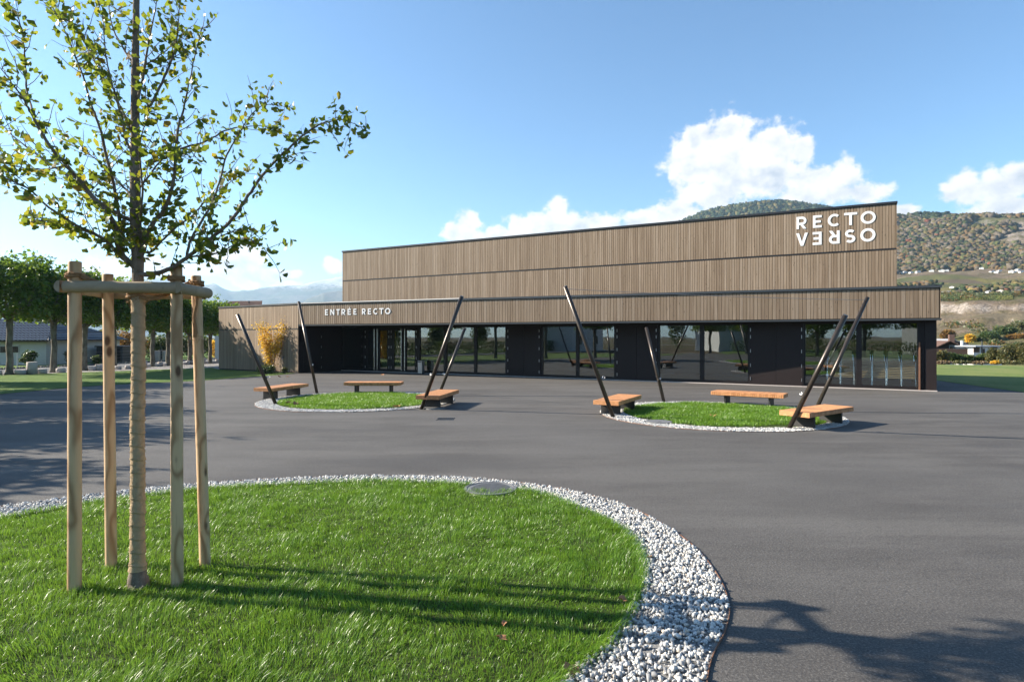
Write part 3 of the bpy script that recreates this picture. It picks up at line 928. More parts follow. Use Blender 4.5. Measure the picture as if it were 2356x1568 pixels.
# ------------------------------------------------------------------ the hall
UG = Vector((0.878, -0.478, 0)).normalized()          # direction of the glass front, left to right
BK = Vector((-UG.y, UG.x, 0))                          # away from the plaza, into the building
NG = Vector((UG.y, -UG.x, 0))                          # towards the plaza
PC = Vector((17.12, 24.75, 0))                         # outer foot of the corner pillar
A, B, C0 = Vector((-12.9, 37.1, 0)), Vector((16.94, 24.3, 0)), Vector((-19.95, 41.85, 0))
UF = (B - A).normalized(); NF = Vector((UF.y, -UF.x, 0)); LF = (B - A).length
UW = (A - C0).normalized(); NW = Vector((UW.y, -UW.x, 0)); LW = (A - C0).length
UR = Vector((18.03, 28.8, 0)); UH = UG; NH = NG
_r = (789 - 1178) / F
UL = UR - UH * ((UR.x - _r * UR.y) / (UH.x - _r * UH.y)); LH = (UR - UL).length
ZT, ZS = 4.25, 2.88                                    # top of the low roof, soffit
hall = empty('hall_building', (2, 32, 0), 'long timber clad hall with dark glazed foyer and white letters on its upper wall', 'building')

def hit(o, n, px, py):
    d = Vector(((px - 1178) / F, 1, -(py - HZ) / F))
    k = (o - Vector((0, 0, EYE))).dot(n) / d.dot(n)
    return Vector((0, 0, EYE)) + d * k
def glass_t(px):
    r = (px - 1178) / F
    return (PC.x - r * PC.y) / (UG.x - r * UG.y)       # metres left of the pillar foot

def wbox(mb, o, u, n, s0, s1, z0, z1, f0, f1):
    rot = Matrix((u, -n, Vector((0, 0, 1)))).transposed()
    c = o + u * (s0 + s1) / 2 + n * (f0 + f1) / 2 + Vector((0, 0, (z0 + z1) / 2))
    return mb.box(c, (s1 - s0, f1 - f0, z1 - z0), rot)

# solid behind the cladding: canopy slab, wing, hall
G0 = PC - UG * glass_t(787)
inn = 0.0
E_ = PC + BK * 7.0 + Vector((0.0, 0.0, 0))
D_ = C0 + BK * 12.0
roofp = [C0, A, B, B + BK * 8.0, D_]
low = MB().prism([(p.x, p.y) for p in roofp], ZS + 0.005, ZT - 0.10).build('canopy_roof', M['backing'], hall)
wing = MB().prism([(p.x, p.y) for p in (C0, A, G0, G0 + BK * 7.0, D_)], 0.0, ZS).build('wing_wall', M['backing'], hall)
back = [UL, UR, UR + BK * 6.0, UL + BK * 6.0]  # unseen hall depth and back-sloping roof, shaped to set its shadow on the field
ZH, ZHJ = 8.55, 6.31
mb = MB()
mb.add([(p.x, p.y, 3.9) for p in back] + [(back[0].x, back[0].y, ZH - 0.1), (back[1].x, back[1].y, ZH - 0.1), (back[2].x, back[2].y, 4.3), (back[3].x, back[3].y, 4.3)],
       [(3, 2, 1, 0), (4, 5, 6, 7), (0, 1, 5, 4), (1, 2, 6, 5), (2, 3, 7, 6), (3, 0, 4, 7)])
upper = mb.build('upper_wall', M['backing'], hall)

# boards
BOARD_ME = {}
def board_mesh(w_, h_):
    k = (round(w_, 4), round(h_, 3))
    if k not in BOARD_ME:
        mb = MB()
        b = 0.004
        x, d = w_ / 2, 0.026
        vs = [(-x, 0, 0), (-x, -d + b, 0), (-x + b, -d, 0), (x - b, -d, 0), (x, -d + b, 0), (x, 0, 0)]
        n = len(vs)
        vv = [(p[0], p[1], 0) for p in vs] + [(p[0], p[1], h_) for p in vs]
        ff = [(i, (i + 1) % n, n + (i + 1) % n, n + i) for i in range(n - 1)] + [tuple(range(n))[::-1], tuple(range(n, 2 * n))]
        mb.add(vv, ff)
        BOARD_ME[k] = mb
    return BOARD_ME[k]
BOARD_OBJ_ME = {}
jobs = []           # (distance, parent, origin, u, s, z0, w, h)
def clad(parent, o, u, n, length, z0, z1, pitch):
    s = 0.0
    rs = random.Random(int(length * 1000 + z0 * 77))
    while s < length - 0.02:
        p = pitch * rs.choice((0.9, 1.0, 1.0, 1.1))
        w_ = min(p, length - s)
        if w_ < 0.03: break
        pos_ = o + u * (s + w_ / 2) + n * 0.001
        if abs(w_ - p) > 1e-6:
            w_ = round(w_, 2)
        jobs.append((pos_.length, parent, pos_, math.atan2(u.y, u.x), z0, w_ - 0.017, z1 - z0))
        s += p
clad(low, A, UF, NF, LF, ZS + 0.075, ZT - 0.125, 0.148)
n_f = len(jobs)
clad(wing, C0, UW, NW, LW, 0.06, 2.63, 0.148)
clad(low, C0, UW, NW, LW, 2.72, ZT - 0.125, 0.148)
clad(upper, UL, UH, NH, LH, 4.28, ZHJ - 0.03, 0.128)
clad(upper, UL, UH, NH, LH, ZHJ + 0.06, ZH - 0.125, 0.128)
order = sorted(range(len(jobs)), key=lambda i: jobs[i][0])
first = [i for i in order if i < n_f]
rest_ = [i for i in order if i >= n_f]
single = set((first + rest_)[:296])
mass = MB()
for i, (d_, par, p, ang, z0, w_, h_) in enumerate(jobs):
    mbp = board_mesh(w_, h_)
    if i in single:
        k = (round(w_, 4), round(h_, 3))
        if k not in BOARD_OBJ_ME:
            BOARD_OBJ_ME[k] = mbp.mesh('board', M['board'])
        o = obj('board', BOARD_OBJ_ME[k], par)
        base = Vector((0, 0, 0)) - Vector(hall.location) - Vector(par.location)
        o.location = base + p + Vector((0, 0, z0))
        o.rotation_euler = (0, 0, ang)
    else:
        ca, sa = math.cos(ang), math.sin(ang)
        mass.add([(p.x + v[0] * ca - v[1] * sa, p.y + v[0] * sa + v[1] * ca, z0 + v[2]) for v in mbp.v], mbp.f)
tag(mass.build('boards', M['board'], hall), kind='stuff')

# flashings and joints
mb = MB()
wbox(mb, A, UF, NF, -0.03, LF + 0.06, ZT - 0.10, ZT, -0.4, 0.075)
wbox(mb, C0, UW, NW, -0.05, LW - 0.03, ZT - 0.10, ZT - 0.003, -0.4, 0.073)
mb.build('roof_edge', M['flash'], hall)
mb = MB()
wbox(mb, A, UF, NF, -0.02, LF + 0.05, ZS - 0.02, ZS + 0.05, -0.16, 0.05)
mb.build('soffit_edge', M['flash'], hall)
mb = MB()
wbox(mb, C0, UW, NW, 0, LW - 0.02, 2.65, 2.70, 0.002, 0.035)
mb.build('joint_strip', M['flash'], hall)
mb = MB()
wbox(mb, UL, UH, NH, 0, LH, ZHJ - 0.01, ZHJ + 0.04, 0.002, 0.036)
mb.build('joint_strip', M['flash_dark'], hall)
mb = MB()
wbox(mb, UL, UH, NH, -0.06, LH + 0.05, ZH - 0.10, ZH, -0.4, 0.08)
mb.build('roof_edge', M['flash_dark'], hall)
mb = MB()
wbox(mb, UL, UH, NH, -0.02, 0.0, 4.28, ZH - 0.12, -0.1, 0.03)
wbox(mb, C0, UW, NW, -0.025, 0.0, 0.05, ZT - 0.12, -0.1, 0.03)
wbox(mb, UL, UH, NH, LH, LH + 0.02, 4.28, ZH - 0.12, -0.1, 0.03)
wbox(mb, A, UF, NF, LF + 0.001, LF + 0.025, ZS + 0.06, ZT - 0.12, -0.14, 0.026)
mb.build('corner_board', M['board'], hall)
# plinth
mb = MB()
wbox(mb, PC, UG, NG, -glass_t(787), 0.02, 0.0, 0.035, 0.0, 0.10)
mb.build('threshold', M['concrete'], hall)

# dark return wall with a flush door, left of the entrance
URW = (G0 - A).normalized(); NRW = Vector((URW.y, -URW.x, 0)); LRW = (G0 - A).length
mb = MB()
wbox(mb, A, URW, NRW, 0.03, LRW, 0.03, ZS, 0.003, 0.03)
mb.build('return_wall', M['dark_panel'], hall)
def hinges(par, o, u, n, s, z_list, f):
    for z_ in z_list:
        mb = MB()
        wbox(mb, o, u, n, s - 0.012, s + 0.012, z_ - 0.075, z_ + 0.075, f, f + 0.022)
        mb.build('hinge', M['brushed'], par)
HZS = (2.52, 2.2, 1.56, 0.91, 0.3)
mb = MB()
wbox(mb, A, URW, NRW, LRW * 0.10, LRW * 0.48, 0.05, ZS - 0.12, 0.031, 0.045)
dr = mb.build('door', M['dark_panel'], hall)
hinges(dr, A, URW, NRW, LRW * 0.49, HZS[1:], 0.045)

# glass front
def T(px):
    return -glass_t(px)
def gbox(mb, p0, p1, z0, z1, f0, f1):
    return wbox(mb, PC, UG, NG, T(p0), T(p1), z0, z1, f0, f1)
mb = MB()
gbox(mb, 787, 2116, 2.78, ZS + 0.004, -0.1, 0.02)
mb.build('head_frame', M['frame'], hall)
def door(p0, p1, h0=True, h1=True):
    tm = (p0 + p1) / 2
    mb = MB()
    for a, b in ((p0 + 0.8, tm - 0.25), (tm + 0.25, p1 - 0.8)):
        gbox(mb, a, b, 0.045, 2.775, -0.02, 0.045)
    d = mb.build('door', M['dark_panel'], hall)
    if h0: hinges(d, PC, UG, NG, T(p0 + 3.5), HZS, 0.045)
    if h1: hinges(d, PC, UG, NG, T(p1 - 3.5), HZS, 0.045)
    mb = MB(); gbox(mb, p0, p1, 0.036, 2.78, -0.1, -0.021)
    mb.build('door_frame', M['frame'], hall)
for p0, p1 in ((1166, 1245), (1417, 1514), (1723.5, 1848)):
    door(p0, p1)
mb = MB(); gbox(mb, 1845, 1849, 0.036, 2.79, 0.0, 0.06); mb.build('mullion', M['frame'], hall)
# windows: frame part with its panes as sub-parts
def window(p0, p1, panes, zb=0.17, zt=2.74):
    mb = MB()
    gbox(mb, p0, p1, zt, 2.78, -0.09, 0.0)
    gbox(mb, p0, p1, 0.036, zb, -0.09, 0.0)
    xs = [p0] + [v for pr in panes for v in pr] + [p1]
    for a, b in zip(xs[0::2], xs[1::2]):
        if b - a > 0.05:
            gbox(mb, a, b, zb, zt, -0.09, 0.012)
    fr_ = mb.build('window_frame', M['frame'], hall)
    for a, b in panes:
        mb = MB(); gbox(mb, a, b, zb, zt, -0.05, -0.045)
        mb.build('pane', M['glass'], fr_)
    return fr_
window(787, 844, [(789, 836)])
window(960.5, 1166, [(966.4, 1020.8), (1027.6, 1090.8), (1096.7, 1162.8)])
window(1245, 1417, [(1249, 1325), (1332, 1413)])
window(1514, 1723.5, [(1518, 1610), (1620, 1720.5)])
window(1849, 2116, [(1853, 1970), (1983, 2110.5)])
# entrance doors: narrow glazed leaves with long steel handles
def leaf(p0, p1, q0, q1, handle=None, hng=()):
    mb = MB()
    gbox(mb, p0, q0, 0.04, 2.775, -0.05, 0.02); gbox(mb, q1, p1, 0.04, 2.775, -0.05, 0.02)
    gbox(mb, q0, q1, 2.58, 2.775, -0.05, 0.02); gbox(mb, q0, q1, 0.04, 0.2, -0.05, 0.02)
    d = mb.build('entrance_door', M['frame'], hall)
    mb = MB(); gbox(mb, q0, q1, 0.2, 2.58, -0.02, -0.014); mb.build('pane', M['glass'], d)
    if handle:
        o = PC + UG * T(handle) + NG * 0.09
        mb = MB()
        mb.tube([o + Vector((0, 0, 0.12)), o + Vector((0, 0, 2.7))], 0.022, 8)
        for z_ in (0.2, 1.3, 2.6):
            mb.tube([o + Vector((0, 0, z_)), o - NG * 0.07 + Vector((0, 0, z_))], 0.012, 6)
        mb.build('handle', M['chrome'], d)
    for h_ in hng:
        hinges(d, PC, UG, NG, T(h_), HZS, 0.02)
leaf(844, 866, 847, 860.5, 863, (841,))
leaf(866, 897.9, 874, 891, 870, (895.4,))
leaf(897.9, 929, 907, 923.4, 925, (900.7,))
leaf(929, 960.5, 935.6, 954.7, 933, (958.5,))
# corner pillar
mb = MB(); gbox(mb, 2116, 2128, 0.0, ZS + 0.003, -0.5, -0.06); gbox(mb, 2128, 2155, 0.0, ZS + 0.004, -0.5, 0.0)
mb.build('corner_pillar', M['dark_panel'], hall)
mb = MB(); gbox(mb, 2113.5, 2117, 0.02, 1.98, 0.0, 0.07); mb.build('guide_rail', M['corten'], hall)
# right flank and room behind the glass
mb = MB()
P2 = PC + BK * 7
mb.prism([(p.x, p.y) for p in (PC + BK * 0.5, P2, P2 - UG * 0.3, PC + BK * 0.5 - UG * 0.3)], 0, ZS + 0.002)
mb.build('flank_wall', M['dark_panel'], hall)
bk = BK
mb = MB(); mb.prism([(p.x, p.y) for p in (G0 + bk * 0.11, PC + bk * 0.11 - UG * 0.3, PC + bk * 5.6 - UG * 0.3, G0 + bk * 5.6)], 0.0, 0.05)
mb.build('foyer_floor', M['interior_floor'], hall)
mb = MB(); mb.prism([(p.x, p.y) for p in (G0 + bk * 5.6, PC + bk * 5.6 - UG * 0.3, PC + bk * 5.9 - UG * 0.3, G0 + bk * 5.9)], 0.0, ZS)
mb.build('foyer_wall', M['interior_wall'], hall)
# ceiling lights in the soffit (unlit)
for px, py in ((1112, 743), (1676, 741)):
    pass

# letters ------------------------------------------------------------------
def strip(pts, th, closed=False):
    L_, R_ = [], []
    n = len(pts)
    for i in range(n):
        a = Vector((*pts[i - 1], 0)) if (i > 0 or closed) else Vector((*pts[0], 0))
        b = Vector((*pts[(i + 1) % n], 0)) if (i < n - 1 or closed) else Vector((*pts[-1], 0))
        d = (b - a).normalized()
        L_.append((pts[i][0] - d.y * th / 2, pts[i][1] + d.x * th / 2)); R_.append((pts[i][0] + d.y * th / 2, pts[i][1] - d.x * th / 2))
    q = []
    for i in range(n if closed else n - 1):
        j = (i + 1) % n
        q.append([L_[i], L_[j], R_[j], R_[i]])
    return q
def glyph(ch, asp):
    """polygons in a box `asp` wide and 1 high, stroke about a fifth of the height"""
    s = 0.185; W = asp
    def arc(cx, cy, rx, ry, a0, a1, n): return [(cx + rx * math.cos(R(a0 + (a1 - a0) * k / n)), cy + ry * math.sin(R(a0 + (a1 - a0) * k / n))) for k in range(n + 1)]
    if ch in 'EÉ':
        p = [[(0, 0), (W, 0), (W, s), (s, s), (s, .5 - s / 2), (W * .9, .5 - s / 2), (W * .9, .5 + s / 2), (s, .5 + s / 2), (s, 1 - s), (W, 1 - s), (W, 1), (0, 1)]]
        if ch == 'É': p.append([(W * .42, 1.08), (W * .6, 1.08), (W * .85, 1.27), (W * .58, 1.27)])
        return p
    if ch == 'T':
        c = W / 2
        return [[(c - s / 2, 0), (c + s / 2, 0), (c + s / 2, 1 - s), (W, 1 - s), (W, 1), (0, 1), (0, 1 - s), (c - s / 2, 1 - s)]]
    if ch == 'N':
        return [[(0, 0), (s, 0), (s, .68), (W - s, 0), (W, 0), (W, 1), (W - s, 1), (W - s, .32), (s, 1), (0, 1)]]
    if ch == 'V':
        return [[(W / 2 - s * .5, 0), (W / 2 + s * .5, 0), (W, 1), (W - s * 1.12, 1), (W / 2, .3), (s * 1.12, 1), (0, 1)]]
    if ch == 'O':
        return strip(arc(W / 2, .5, W / 2 - s / 2, .5 - s / 2, 0, 360, 40)[:-1], s, True)
    if ch == 'C':
        return strip(arc(W * .55, .5, W * .55 - s / 2, .5 - s / 2, 48, 312, 28), s)
    if ch == 'S':
        r = (1 - s) / 4
        a = arc(W / 2, 1 - s / 2 - r, W / 2 - s / 2, r, 35, 270, 16)
        b = arc(W / 2, s / 2 + r, W / 2 - s / 2, r, 90, -145, 16)
        return strip(a + b[1:], s)
    if ch == 'R':
        rr_ = .29
        top = 1 - s / 2; bot = 1 - s / 2 - 2 * (rr_ - s / 4)
        cy = (top + bot) / 2; ry = (top - bot) / 2
        pts = [(s, top), (W * .55, top)] + arc(W * .55, cy, W * .45 - s / 2, ry, 80, -80, 14) + [(W * .55, bot), (s, bot)]
        yb = bot - s / 2 - 0.004
        return [[(0, 0), (s, 0), (s, 1), (0, 1)]] + strip(pts, s) + [[(W * .40, yb), (W - s * 1.25, 0), (W, 0), (W * .40 + s * 1.12, yb)]]
def letter(par, ch, o, u, n, s0, z0, w_, h_, rot180=False, depth=0.018, off=0.028):
    mb = MB()
    for poly in glyph(ch, w_ / h_):
        pp = [((w_ - x * h_, h_ - y * h_) if rot180 else (x * h_, y * h_)) for x, y in poly]
        ar = sum(pp[i][0] * pp[(i + 1) % len(pp)][1] - pp[(i + 1) % len(pp)][0] * pp[i][1] for i in range(len(pp)))
        if ar < 0: pp = pp[::-1]
        k = len(pp)
        vs = [o + u * (s0 + x) + n * (off + depth) + Vector((0, 0, z0 + y)) for x, y in pp] + [o + u * (s0 + x) + n * off + Vector((0, 0, z0 + y)) for x, y in pp]
        fs = [tuple(range(k)), tuple(range(2 * k - 1, k - 1, -1))] + [(i, k + i, k + (i + 1) % k, (i + 1) % k) for i in range(k)]
        mb.add(vs, fs)
    return mb.build('letter', M['white'], par)
def sgn(o, u, n, px, py):
    h_ = hit(o, n, px, py)
    return (h_ - o).dot(u), h_.z
zx, zy = lambda x: 1761.8 + .29207 * x, lambda y: 422.8 + .29207 * y
s_, zr1 = sgn(UL, UH, NH, zx(243), zy(262)); s_, zr0 = sgn(UL, UH, NH, zx(243), zy(357))
s_, zv1 = sgn(UL, UH, NH, zx(245), zy(390)); s_, zv0 = sgn(UL, UH, NH, zx(290), zy(487))
for ch, a, b in (('R', 243, 321), ('E', 372, 441), ('C', 489, 584), ('T', 617, 720), ('O', 748, 866)):
    s0, _ = sgn(UL, UH, NH, zx(a), 530); s1, _ = sgn(UL, UH, NH, zx(b), 530)
    letter(upper, ch, UL, UH, NH, s0, zr0, s1 - s0, zr1 - zr0)
for ch, a, b, r_ in (('V', 240, 332, False), ('E', 370, 440, True), ('R', 498, 582, True), ('S', 625, 706, False), ('O', 745, 864, False)):
    s0, _ = sgn(UL, UH, NH, zx(a), 540); s1, _ = sgn(UL, UH, NH, zx(b), 540)
    letter(upper, ch, UL, UH, NH, s0, zv0, s1 - s0, zv1 - zv0, r_)
ex, ey = lambda x: 563.8 + .17977 * x, lambda y: 669.5 + .17977 * y
_, ze1 = sgn(A, UF, NF, ex(1030), ey(231)); _, ze0 = sgn(A, UF, NF, ex(1030), ey(305))
for ch, a, b in (('E', 1030, 1067), ('N', 1098, 1148), ('T', 1175, 1217), ('R', 1241, 1288), ('É', 1319, 1360), ('E', 1393, 1431), ('R', 1503, 1548), ('E', 1578, 1618), ('C', 1648, 1702), ('T', 1722, 1780), ('O', 1797, 1866)):
    s0, _ = sgn(A, UF, NF, ex(a), 720); s1, _ = sgn(A, UF, NF, ex(b), 720)
    letter(low, ch, A, UF, NF, s0, ze0, s1 - s0, ze1 - ze0)

# wall tap on the wing
tp = hit(C0, NW, 655, 820)
tap = empty('wall_tap', tp, 'small metal water tap on the timber wing wall right of the yellow shrub', 'tap')
mb = MB().tube([(0, 0, 0), NW * 0.12, NW * 0.2 + UW * 0.05 + Vector((0, 0, -0.03)), NW * 0.24 + UW * 0.1 + Vector((0, 0, -0.14))], [0.02, 0.02, 0.018, 0.016], 8)
mb.build('spout', M['brushed'], tap, world=False)
MB().tube([NW * 0.1 + Vector((0, 0, 0.0)), NW * 0.1 + Vector((0, 0, 0.07)) - UW * 0.05], 0.012, 6).build('handle', M['brushed'], tap, world=False)

# litter bin in the entrance
bp = ground(969, 859)
bn = empty('litter_bin', (bp.x, bp.y, 0), 'slim steel litter bin beside the entrance doors', 'bin', rz=math.atan2(UG.y, UG.x))
MB().box((0, 0, 0.36), (0.3, 0.26, 0.66)).build('body', M['brushed'], bn, world=False)
MB().box((0, -0.02, 0.03), (0.24, 0.2, 0.055)).build('base', M['flash_dark'], bn, world=False)
MB().box((0, 0, 0.76), (0.31, 0.27, 0.03)).add([(-.15, -.13, .69), (.15, -.13, .69), (.15, .13, .69), (-.15, .13, .69), (-.15, -.13, .745), (.15, -.13, .745), (.15, .13, .745), (-.15, .13, .745)], [(0, 1, 2, 3), (1, 2, 6, 5), (3, 0, 4, 7), (2, 3, 7, 6)]).build('hood', M['brushed'], bn, world=False)
MB().box((0, -0.128, 0.717), (0.22, 0.006, 0.04)).build('opening', M['backing'], bn, world=False)

# stacked chairs behind the right-hand panes
def chair_proto():
    r_ = empty('stacking_chair', (0, 0, 0))
    mb = MB().box((0, 0, 0.44), (0.45, 0.42, 0.022)); mb.build('seat', M['ply'], r_, world=False)
    mb = MB()
    vs, fs = [], []
    for k, (y, z) in enumerate(((0.2, 0.52), (0.235, 0.68), (0.275, 0.86))):
        wd = 0.40 - 0.03 * k
        for x in (-1, 1):
            for dy in (0, 0.012):
                vs.append((x * wd / 2, y + dy, z))
    for k in range(2):
        a = k * 4; b = a + 4
        fs += [(a, a + 2, b + 2, b), (a + 1, b + 1, b + 3, a + 3), (a, b, b + 1, a + 1), (a + 2, a + 3, b + 3, b + 2)]
    fs += [(0, 1, 3, 2), (8, 10, 11, 9)]
    mb.add(vs, fs); mb.build('backrest', M['ply'], r_, world=False)
    mb = MB()
    for x in (-0.235, 0.235):
        mb.tube([(x * 1.08, -0.24, 0.0), (x, -0.19, 0.42), (x, 0.18, 0.425), (x * 0.9, 0.24, 0.7)], 0.011, 6)
        mb.tube([(x * 1.08, 0.25, 0.0), (x, 0.12, 0.42)], 0.011, 6)
    mb.tube([(-0.235, -0.19, 0.42), (0.235, -0.19, 0.42)], 0.011, 6)
    mb.build('frame', M['chrome'], r_, world=False)
    return r_
ORD = ['bottom', 'second', 'third', 'fourth', 'fifth', 'sixth', 'seventh', 'eighth', 'ninth', 'tenth', 'top']
STK = [(1918, 'leftmost chair stack behind the glass'), (1949.5, 'second chair stack from the left'), (1990, 'third chair stack, half behind the window post'), (2022, 'fourth chair stack, right of the window post'), (2056, 'fifth chair stack, second from the pillar'), (2090, 'last chair stack, next to the corner pillar')]
cp = chair_proto()
used = False
for px, where in STK:
    t_ = glass_t(px)
    base = PC - UG * t_ + bk * 0.7
    r_ = (px - 1178) / F
    # push straight back along the line of sight so that the stack keeps its place
    v_ = Vector((r_, 1, 0)); k_ = 0.40 / v_.dot(bk)
    base = PC - UG * t_ + v_ * k_
    for i in range(11):
        c = cp if not used else copy_tree(cp)
        used = True
        c.location = (base.x + bk.x * 0.012 * i, base.y + bk.y * 0.012 * i, 0.05 + 0.068 * i)
        c.rotation_euler = (0, 0, math.atan2(UG.y, UG.x))
        tag(c, ('%s chair of the %s' % (ORD[i], where)), 'chair', 'stacked plywood chairs behind the glass')
# ------------------------------------------------------------------ benches
def bench_proto(nslat=34):
    L_, W_, H_, T_ = 2.22, 0.74, 0.42, 0.115
    r_ = empty('slatted_bench', (0, 0, 0))
    p = L_ / nslat
    # a slat: square timber across the bench with notched lower edge at both ends
    mb = MB()
    x = (p - 0.012) / 2
    y = W_ / 2
    prof = [(-y + 0.004, H_), (-y, H_ - 0.006), (-y, H_ - 0.030), (-y + 0.006, H_ - 0.033), (-y + 0.006, H_ - 0.037), (-y, H_ - 0.040), (-y, H_ - T_ + 0.005), (-y + 0.005, H_ - T_)]
    prof = prof + [(-a, b) for a, b in reversed(prof)]
    n = len(prof)
    mb.add([(-x, a, b) for a, b in prof] + [(x, a, b) for a, b in prof], [tuple(range(n - 1, -1, -1)), tuple(range(n, 2 * n))] + [(i, (i + 1) % n, n + (i + 1) % n, n + i) for i in range(n)])
    sm = mb.mesh('slat', M['slat'])
    for k in range(nslat):
        o = obj('slat', sm, r_)
        o.location = (-L_ / 2 + p * (k + 0.5), 0, 0)
    mb = MB()
    for yy in (-0.22, 0.22):
        mb.box((0, yy, H_ - T_ - 0.012), (L_ - 0.3, 0.05, 0.024))
    mb.box((0, 0, H_ - 0.06), (L_ - 0.05, W_ - 0.06, 0.05))
    mb.build('rail', M['leg'], r_, world=False)
    for s in (-1, 1):
        mb = MB().box((s * 0.68, 0, 0.145), (0.05, 0.56, 0.27)).box((s * 0.68, 0, 0.006), (0.14, 0.6, 0.008))
        mb.build('leg', M['leg'], r_, world=False)
    return r_
BEN = [((-8.37, 22.36), (0.25, 0.97), 'slatted timber bench left of the round lawn by the entrance, behind a leaning pole'),
       ((-5.45, 24.25), (1, 0.0), 'slatted timber bench at the back of the round lawn before the entrance doors'),
       ((-2.35, 19.62), (0.19, 0.98), 'timber bench right of the entrance lawn below the pole holding the white band'),
       ((3.12, 18.0), (0.47, 0.88), 'slatted timber bench left of the right-hand round lawn, behind the tallest pole'),
       ((7.62, 19.75), (0.826, -0.563), 'slatted timber bench behind the right-hand round lawn with sunlit slat ends'),
       ((7.60, 15.27), (0.8, 0.6), 'largest looking timber bench, front right of the right-hand round lawn')]
bp_ = bench_proto()
for i, (p, d, lab) in enumerate(BEN):
    b_ = bp_ if i == 0 else copy_tree(bp_)
    b_.location = (p[0], p[1], 0.004)
    b_.rotation_euler = (0, 0, math.atan2(d[1], d[0]))
    tag(b_, lab, 'bench', 'slatted benches around the two round lawns')

# ------------------------------------------------------------------ leaning poles and cables
POLES = [((-7.63, 19.9), (-8.68, 19.4, 2.91), 'dark leaning pole with a cut top at the front left of the entrance lawn'),
         ((-7.55, 23.8), (-8.55, 24.6, 3.6), 'leaning pole at the back left of the entrance lawn holding the white band'),
         ((-2.78, 18.7), (-1.46, 17.9, 3.38), 'dark pole leaning right before the entrance lawn, holding the white band'),
         ((-2.76, 22.9), (-1.80, 23.5, 2.53), 'short shiny pole behind the bench on the right of the entrance lawn'),
         ((2.78, 16.7), (1.40, 16.2, 3.53), 'tall dark pole leaning left at the front left of the right-hand lawn'),
         ((5.11, 20.57), (4.66, 21.3, 2.52), 'short shiny pole at the back left of the right-hand lawn'),
         ((6.62, 14.72), (7.39, 13.6, 2.68), 'thick bronze pole leaning right in front of the largest bench'),
         ((8.86, 18.0), (10.72, 18.5, 3.38), 'tall bronze pole leaning right behind the largest bench')]
for i, (b, tp_, lab) in enumerate(POLES):
    b = Vector((b[0], b[1], 0.0)); tv = Vector(tp_)
    r_ = empty('leaning_pole', b, lab, 'pole', 'leaning poles around the two round lawns')
    ax = (tv - b).normalized()
    rad_ = 0.056
    mb = MB().tube([Vector((0, 0, -0.05)) * 1.0, tv - b], rad_, 20)
    mb.build('post', M['pole'], r_, smooth=False, world=False)
    for p in r_.children[0].data.polygons:
        p.use_smooth = len(p.vertices) == 4
    k = 0.30
    c = (tv - b) * k
    side = Vector((0, 0, 1)).cross(ax).normalized()
    toc = (Vector(C1 if i < 4 else C2) - b); toc.z = 0; toc.normalize()
    toc = (toc - ax * toc.dot(ax)).normalized()
    mb = MB().tube([c - ax * 0.03, c + ax * 0.03], rad_ + 0.008, 18)
    mb.build('collar', M['pole'], r_, world=False)
    mb = MB().tube([c + toc * rad_ * 0.9, c + toc * (rad_ + 0.05)], 0.014, 8)
    rg = [c + toc * (rad_ + 0.07) + (ax * math.cos(a) + toc * math.sin(a)) * 0.032 for a in np.linspace(0, 2 * math.pi, 13)]
    mb.tube(rg, 0.009, 6, caps=False)
    mb.build('cleat', M['chrome'] if i in (1, 3, 5, 7) else M['brushed'], r_, world=False)
    mb = MB().tube([tv - b - ax * 0.01, tv - b + ax * 0.006], rad_ * 0.96, 20)
    mb.build('cap', M['pole'], r_, world=False)
def cable(p, q, r0, lab, sag=0.0, m=M['cable'], name='cable'):
    p, q = Vector(p), Vector(q)
    pts = [p.lerp(q, k / 12) - Vector((0, 0, sag * 4 * (k / 12) * (1 - k / 12))) for k in range(13)]
    o = MB().tube(pts, r0, 6).build(name, m)
    return tag(o, lab, 'cable')
pv = [Vector(p[1]) for p in POLES]
cable(pv[1] - Vector((-0.05, 0, 0.06)), pv[2] - Vector((0.0, 0, 0.06)), 0.011, 'thick white band stretched between the two tall poles by the entrance lawn', 0.0)
cable(pv[4] - Vector((-0.05, 0, 0.07)), pv[7] - Vector((0.05, 0, 0.07)), 0.006, 'thin steel cable stretched between the two tall poles of the right-hand lawn', 0.04, M['brushed'])

# drain grates in the asphalt
for px, py, lab in ((1025, 963, 'small rectangular drain grate in the asphalt, front right of the entrance lawn'), ):
    g_ = ground(px, py)
    r_ = empty('drain_grate', g_, lab, 'drain')
    mb = MB()
    for k in range(9):
        mb.box((-0.2 + k * 0.05, 0, 0.006), (0.022, 0.36, 0.012))
    mb.build('bars', M['flash_dark'], r_, world=False)
    MB().box((0, -.2, 0.006), (0.48, 0.03, 0.013)).box((0, .2, 0.006), (0.48, 0.03, 0.013)).build('frame', M['manhole'], r_, world=False)

